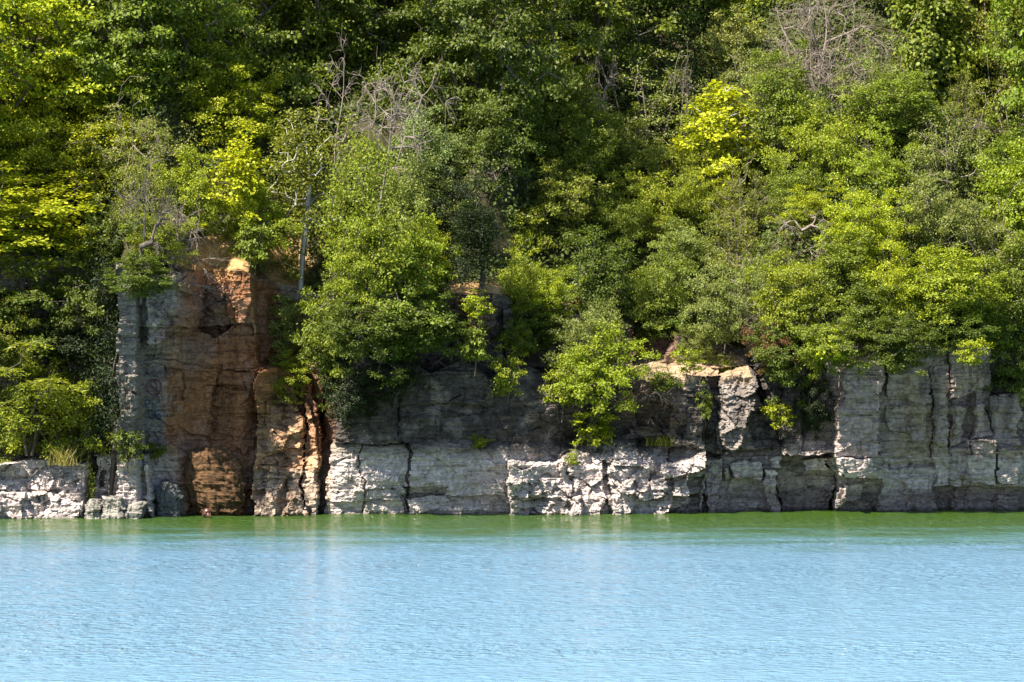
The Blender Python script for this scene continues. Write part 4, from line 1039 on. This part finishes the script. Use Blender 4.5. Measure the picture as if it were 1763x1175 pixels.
# ------------------------------------------------------------------ loose blocks at the foot of the wall
def boulder(x0, x1, y0, y1, Y, depth, seed, col, label, shear=0.0, boxy=5.0, amp=0.10):
    n = 26; V = []; Q = []
    g = np.linspace(-1, 1, n)
    for ax in range(3):
        for sg in (-1, 1):
            a, b = np.meshgrid(g, g, indexing='ij'); c = np.full(a.shape, float(sg))
            arr = [None] * 3; arr[ax] = c; arr[(ax + 1) % 3] = a * sg; arr[(ax + 2) % 3] = b
            o = sum(len(v_) for v_ in V); V.append(np.stack(arr, -1).reshape(-1, 3)); Q.append(grid_quads(n, n) + o)
    P = np.concatenate(V); Q = np.concatenate(Q)
    P = P / ((np.abs(P) ** boxy).sum(1, keepdims=True) ** (1 / boxy))
    sc = (Y - CAM[1]) / F
    hx, hz = (x1 - x0) * sc / 2, (y1 - y0) * sc / 2 + 0.12
    S_ = np.array([hx, depth / 2, hz]); W = P * S_
    q = W + seed * 3.1
    d = 0
    for (i, j, s_) in ((0, 2, 1), (1, 2, 2), (0, 1, 3)):
        d = d + facet(q[:, i] * 4.2 + seed, q[:, j] * 4.8, 700 + s_ + seed, 0.6, 0.5)[0] * amp + facet(q[:, i] * 12, q[:, j] * 14, 720 + s_ + seed, 0.6, 0.7)[0] * amp * 0.3
    W = W + P * d[:, None] * 0.8
    W[:, 0] += shear * W[:, 2]
    cxp = (x0 + x1) / 2; wx_, wz_ = at(cxp, (y0 + y1) / 2, Y)
    m_ = mesh_from('boulder', W, quads=Q)
    f = 0.8 + 0.8 * fbm(q[:, 0] * 4 + q[:, 1], q[:, 2] * 4, 740)
    colattr(m_, 'albedo', np.clip(np.array(col)[None] * f[:, None], 0.02, 0.7))
    # weld the six faces
    o = obj('boulder', m_, ROCK, loc=(wx_, Y + depth / 2, wz_ - 0.10))
    import bmesh as _b
    bm_ = _b.new(); bm_.from_mesh(m_); _b.ops.remove_doubles(bm_, verts=bm_.verts, dist=0.0005); bm_.to_mesh(m_); bm_.free()
    return tag(o, label, 'boulder')
PALE = (0.36, 0.34, 0.31)
boulder(147, 175, 864, 893, -2.35, 0.7, 1, PALE, 'square pale block at the waterline touching the left rock shelf')
boulder(173, 214, 861, 893, -2.40, 0.8, 2, PALE, 'largest pale sunlit block of the three at the waterline beside the left rock shelf')
boulder(211, 243, 871, 891, -2.30, 0.7, 3, PALE, 'low pale wedge-shaped block at the waterline, furthest right of the three by the left shelf', 0.3)
boulder(204, 229, 848, 872, -1.75, 0.5, 4, (0.25, 0.235, 0.22), 'small grey stone perched above the low pale wedge-shaped block')
boulder(272, 309, 832, 886, -1.30, 0.6, 5, (0.17, 0.175, 0.18), 'rounded grey boulder at the waterline left of the orange slab', 0.0, 3.0)
boulder(320, 419, 774, 874, -1.05, 0.9, 6, (0.145, 0.082, 0.042), 'big orange-brown slab leaning at the foot of the orange alcove', -0.16, 3.0, 0.12)

# ------------------------------------------------------------------ painted graffiti on the alcove wall
def paint_mat(name, col):
    m, t, out, N = newmat(name); L = t.links.new
    ge = N('ShaderNodeNewGeometry'); no = N('ShaderNodeTexNoise'); no.inputs['Scale'].default_value = 25; L(ge.outputs['Position'], no.inputs[0])
    mr = N('ShaderNodeMapRange'); mr.inputs[3].default_value = 0.6; mr.inputs[4].default_value = 1.4; L(no.outputs[0], mr.inputs[0])
    vm = N('ShaderNodeVectorMath', operation='SCALE'); vm.inputs[0].default_value = col; L(mr.outputs[0], vm.inputs['Scale'])
    d = N('ShaderNodeBsdfDiffuse'); L(vm.outputs[0], d.inputs[0]); L(d.outputs[0], out.inputs[0]); return m
BLUEP = paint_mat('blue_paint', (0.035, 0.085, 0.15)); REDP = paint_mat('magenta_paint', (0.15, 0.045, 0.075)); WHP = paint_mat('faint_pale_paint', (0.24, 0.26, 0.25))
def stroke(name, lines, wpx, mat_, label):
    V = []; Q = []
    for pl in lines:
        pl = np.array(pl, float)
        dense = [pl[0]]
        for a, b in zip(pl[:-1], pl[1:]):
            k_ = max(1, int(np.hypot(*(b - a)) / 0.8))
            for j in range(1, k_ + 1): dense.append(a + (b - a) * j / k_)
        dense = np.array(dense); tg = np.gradient(dense, axis=0); tg /= np.maximum(np.hypot(tg[:, 0], tg[:, 1]), 1e-6)[:, None]
        nn = np.stack([-tg[:, 1], tg[:, 0]], 1); o = len(V)
        for side in (-1, 0, 1):
            for p_ in dense + nn * wpx / 2 * side:
                x, y, z = hit(p_[0], p_[1]); V.append((x, y, z))
        m_ = len(dense)
        V2 = np.array(V[o:]); yy = V2[:, 1].copy()
        for i in range(len(V2)):      # ride on the local high points of the rough face
            dd = np.hypot(V2[:, 0] - V2[i, 0], V2[:, 2] - V2[i, 2]); yy[i] = V2[dd < 0.045, 1].min() - 0.008
        V2[:, 1] = yy; V[o:] = [tuple(v_) for v_ in V2]
        for s_ in (0, 1):
            for j in range(m_ - 1): a = o + s_ * m_ + j; Q.append((a, a + 1, a + 1 + m_, a + m_))
    g_ = obj(name, mesh_from(name, np.array(V), quads=np.array(Q)), mat_, cliff)
    g_['label'] = label; return g_
arc = lambda cx_, cy_, rx_, ry_, a0, a1, n_=16: [(cx_ + rx_ * math.cos(R(a)), cy_ + ry_ * math.sin(R(a))) for a in np.linspace(a0, a1, n_)]
stroke('painted_letters', [arc(262, 713.5, 6, 7.5, -60, -300), arc(273, 714, 7, 8, -65, -300) + [(273, 721)], arc(272.5, 717.5, 4.5, 4, 0, 360)], 2.0, BLUEP, 'dark blue painted letters CG on the alcove wall')
stroke('painted_letters', [[(250, 689), (251, 704)], arc(254, 692.5, 4.5, 3.8, -120, 120), [(262, 693), (265, 696), (262, 700)]], 1.8, BLUEP, 'faint blue painted letter above the letters CG')
stroke('painted_heart', [arc(265, 667, 13, 13.5, 0, 360, 32), [(270, 674), (259, 662), (261, 656), (266, 657), (270, 663), (270, 674)]], 1.5, REDP, 'faded magenta circle with a heart painted on the alcove wall')
stroke('painted_letters', [[(282, 718), (288, 706), (292, 718)], arc(312, 706, 5, 6, -60, -300)], 1.5, WHP, 'faint pale scrawl right of the blue letters')

# ------------------------------------------------------------------ two swimmers
def simple_mat(name, col, rough=0.5, nz=0.15, scale=40):
    m, t, out, N = newmat(name); L = t.links.new
    tc = N('ShaderNodeTexCoord'); no = N('ShaderNodeTexNoise'); no.inputs['Scale'].default_value = scale; L(tc.outputs['Object'], no.inputs[0])
    mr = N('ShaderNodeMapRange'); mr.inputs[3].default_value = 1 - nz; mr.inputs[4].default_value = 1 + nz; L(no.outputs[0], mr.inputs[0])
    vm = N('ShaderNodeVectorMath', operation='SCALE'); vm.inputs[0].default_value = col; L(mr.outputs[0], vm.inputs['Scale'])
    p = N('ShaderNodeBsdfPrincipled'); p.inputs['Roughness'].default_value = rough; L(vm.outputs[0], p.inputs['Base Color']); L(p.outputs[0], out.inputs[0]); return m
def head_shell(scale=1.0, hair=False, long=False):
    nu, nv = 40, 28; V = []
    for j in range(nv + 1):
        ph = math.pi * j / nv
        for i in range(nu):
            th = 2 * math.pi * i / nu
            d = np.array([math.sin(ph) * math.sin(th), -math.sin(ph) * math.cos(th), math.cos(ph)])   # face looks along -Y
            p = d * np.array([0.076, 0.096, 0.118])
            if p[2] < -0.02: p[0] *= 1 - 0.35 * (-p[2] - 0.02) / 0.1; p[1] = p[1] * (0.95 if d[1] < 0 else 0.75)
            f = max(0, -d[1])
            def bump(x, z, sx_, sz_, a): return a * math.exp(-((p[0] - x) / sx_) ** 2 - ((p[2] - z) / sz_) ** 2) * (f > 0.2)
            p[1] -= bump(0, -0.022, 0.012, 0.022, 0.020) + bump(0, -0.036, 0.016, 0.010, 0.010)   # nose
            p[1] += bump(0.030, 0.004, 0.014, 0.010, 0.012) + bump(-0.030, 0.004, 0.014, 0.010, 0.012)  # eye sockets
            p[1] -= bump(0, 0.024, 0.045, 0.008, 0.004) + bump(0, -0.060, 0.020, 0.006, 0.006) + bump(0, -0.072, 0.018, 0.006, 0.006) + bump(0, -0.095, 0.020, 0.014, 0.010)
            p[1] += bump(0, -0.066, 0.020, 0.003, 0.004)
            for sg in (-1, 1):
                p[0] += sg * 0.016 * math.exp(-((p[1] - 0.008) / 0.014) ** 2 - ((p[2] + 0.008) / 0.024) ** 2) * (sg * d[0] > 0.5)
            if hair: p = p * 1.07 + d * 0.010
            V.append(p * scale)
    Q = []
    for j in range(nv):
        for i in range(nu):
            a = j * nu + i; b = j * nu + (i + 1) % nu; quad = (a, b, b + nu, a + nu)
            if hair:
                c = sum(V[k_] for k_ in quad) / 4
                front = c[1] < -0.03 * scale
                if (front and c[2] < 0.055 * scale) or (c[2] < (-0.10 if long else -0.055) * scale) or (c[1] < 0.0 and c[2] < 0.0 * scale): continue
            Q.append(quad)
    return np.array(V), Q
def person(px, py, Y, rz, skin, hairc, name_label, tilt=0.0, up=0.0):
    wx_, wz_ = at(px, py, Y)
    root = bpy.data.objects.new('person', None); C.objects.link(root); root.location = (wx_, Y, 0.0); root.rotation_euler = (0, 0, rz)
    tag(root, name_label, 'person')
    J = {'pel': (0, .02, -.78, .12), 'sp': (0, .02, -.60, .11), 'ch': (0, .01, -.40, .13), 'nb': (0, .01, -.225, .065), 'nk': (0, 0, -.16, .052), 'hd': (0, -.01, -.09, .055)}
    E = [('pel', 'sp'), ('sp', 'ch'), ('ch', 'nb'), ('nb', 'nk'), ('nk', 'hd')]
    for s in (-1, 1):
        k_ = 'l' if s < 0 else 'r'
        J.update({k_ + 'sh': (s * .17, .01, -.27, .058), k_ + 'el': (s * .38, -.10, -.36, .042), k_ + 'wr': (s * .46, -.34, -.34, .028), k_ + 'pm': (s * .47, -.41, -.35, .030),
                  k_ + 'hp': (s * .10, .02, -.85, .09), k_ + 'kn': (s * .14, -.16, -1.2, .060), k_ + 'an': (s * .16, .06, -1.55, .038), k_ + 'ft': (s * .17, -.06, -1.68, .030)})
        E += [('ch', k_ + 'sh'), (k_ + 'sh', k_ + 'el'), (k_ + 'el', k_ + 'wr'), (k_ + 'wr', k_ + 'pm'), ('pel', k_ + 'hp'), (k_ + 'hp', k_ + 'kn'), (k_ + 'kn', k_ + 'an'), (k_ + 'an', k_ + 'ft')]
        for q_, (dx, ln) in enumerate([(-.03, .07), (-.01, .085), (.01, .08), (.03, .065)]):
            J['%sf%d' % (k_, q_)] = (s * .47 + dx, -.44 - ln * .5, -.355, .009); J['%sg%d' % (k_, q_)] = (s * .47 + dx * 1.3, -.44 - ln, -.375, .008)
            E += [(k_ + 'pm', '%sf%d' % (k_, q_)), ('%sf%d' % (k_, q_), '%sg%d' % (k_, q_))]
        J[k_ + 't'] = (s * .47 - s * .05, -.40, -.36, .010); E.append((k_ + 'pm', k_ + 't'))
    names = list(J); me_ = bpy.data.meshes.new('body_cage')
    me_.from_pydata([J[n_][:3] for n_ in names], [(names.index(a), names.index(b)) for a, b in E], [])
    tmp = bpy.data.objects.new('body_cage', me_); C.objects.link(tmp)
    md = tmp.modifiers.new('skin', 'SKIN'); md.use_smooth_shade = True
    for i, n_ in enumerate(names): me_.skin_vertices[0].data[i].radius = (J[n_][3],) * 2
    me_.skin_vertices[0].data[0].use_root = True
    sb = tmp.modifiers.new('sub', 'SUBSURF'); sb.levels = 2; sb.render_levels = 2
    dg = bpy.context.evaluated_depsgraph_get(); bod = bpy.data.meshes.new_from_object(tmp.evaluated_get(dg))
    bpy.data.objects.remove(tmp)
    import bmesh as _b
    bm_ = _b.new(); bm_.from_mesh(bod)
    HV, HQ = head_shell(); hz = up
    vs = [bm_.verts.new((v_[0], v_[1] - 0.015, v_[2])) for v_ in HV]
    for q_ in HQ:
        ids_ = [vs[k_] for k_ in q_]
        try: f_ = bm_.faces.new(ids_); f_.smooth = True
        except ValueError: pass
    _b.ops.remove_doubles(bm_, verts=bm_.verts, dist=1e-5)
    for v_ in bm_.verts: v_.co.z += up
    bm_.to_mesh(bod); bm_.free()
    bod.name = 'body'; body = obj('body', bod, simple_mat('skin', skin, 0.4), root)
    AV, AQ = head_shell(1.0, True)
    AV = AV + np.array([0, -0.015, up]) + 0.004 * (np.random.default_rng(3).random(AV.shape) - .5)
    hr = obj('hair', mesh_from('hair', AV, quads=np.array(AQ), smooth=True), simple_mat('hair', hairc, 0.35, 0.5, 90), root)
    sm = hr.modifiers.new('thick', 'SOLIDIFY'); sm.thickness = 0.012; sm.offset = -1
    return root
person(355.5, 886, -1.70, R(60), (0.50, 0.24, 0.17), (0.085, 0.034, 0.024), 'swimmer with wet reddish-brown hair, head just out of the green water before the orange alcove', up=0.075)
person(529.5, 884, -1.35, R(-65), (0.72, 0.42, 0.33), (0.012, 0.008, 0.010), 'swimmer with dark hair and sunlit face looking left, beside the pale slab at the waterline', up=0.11)
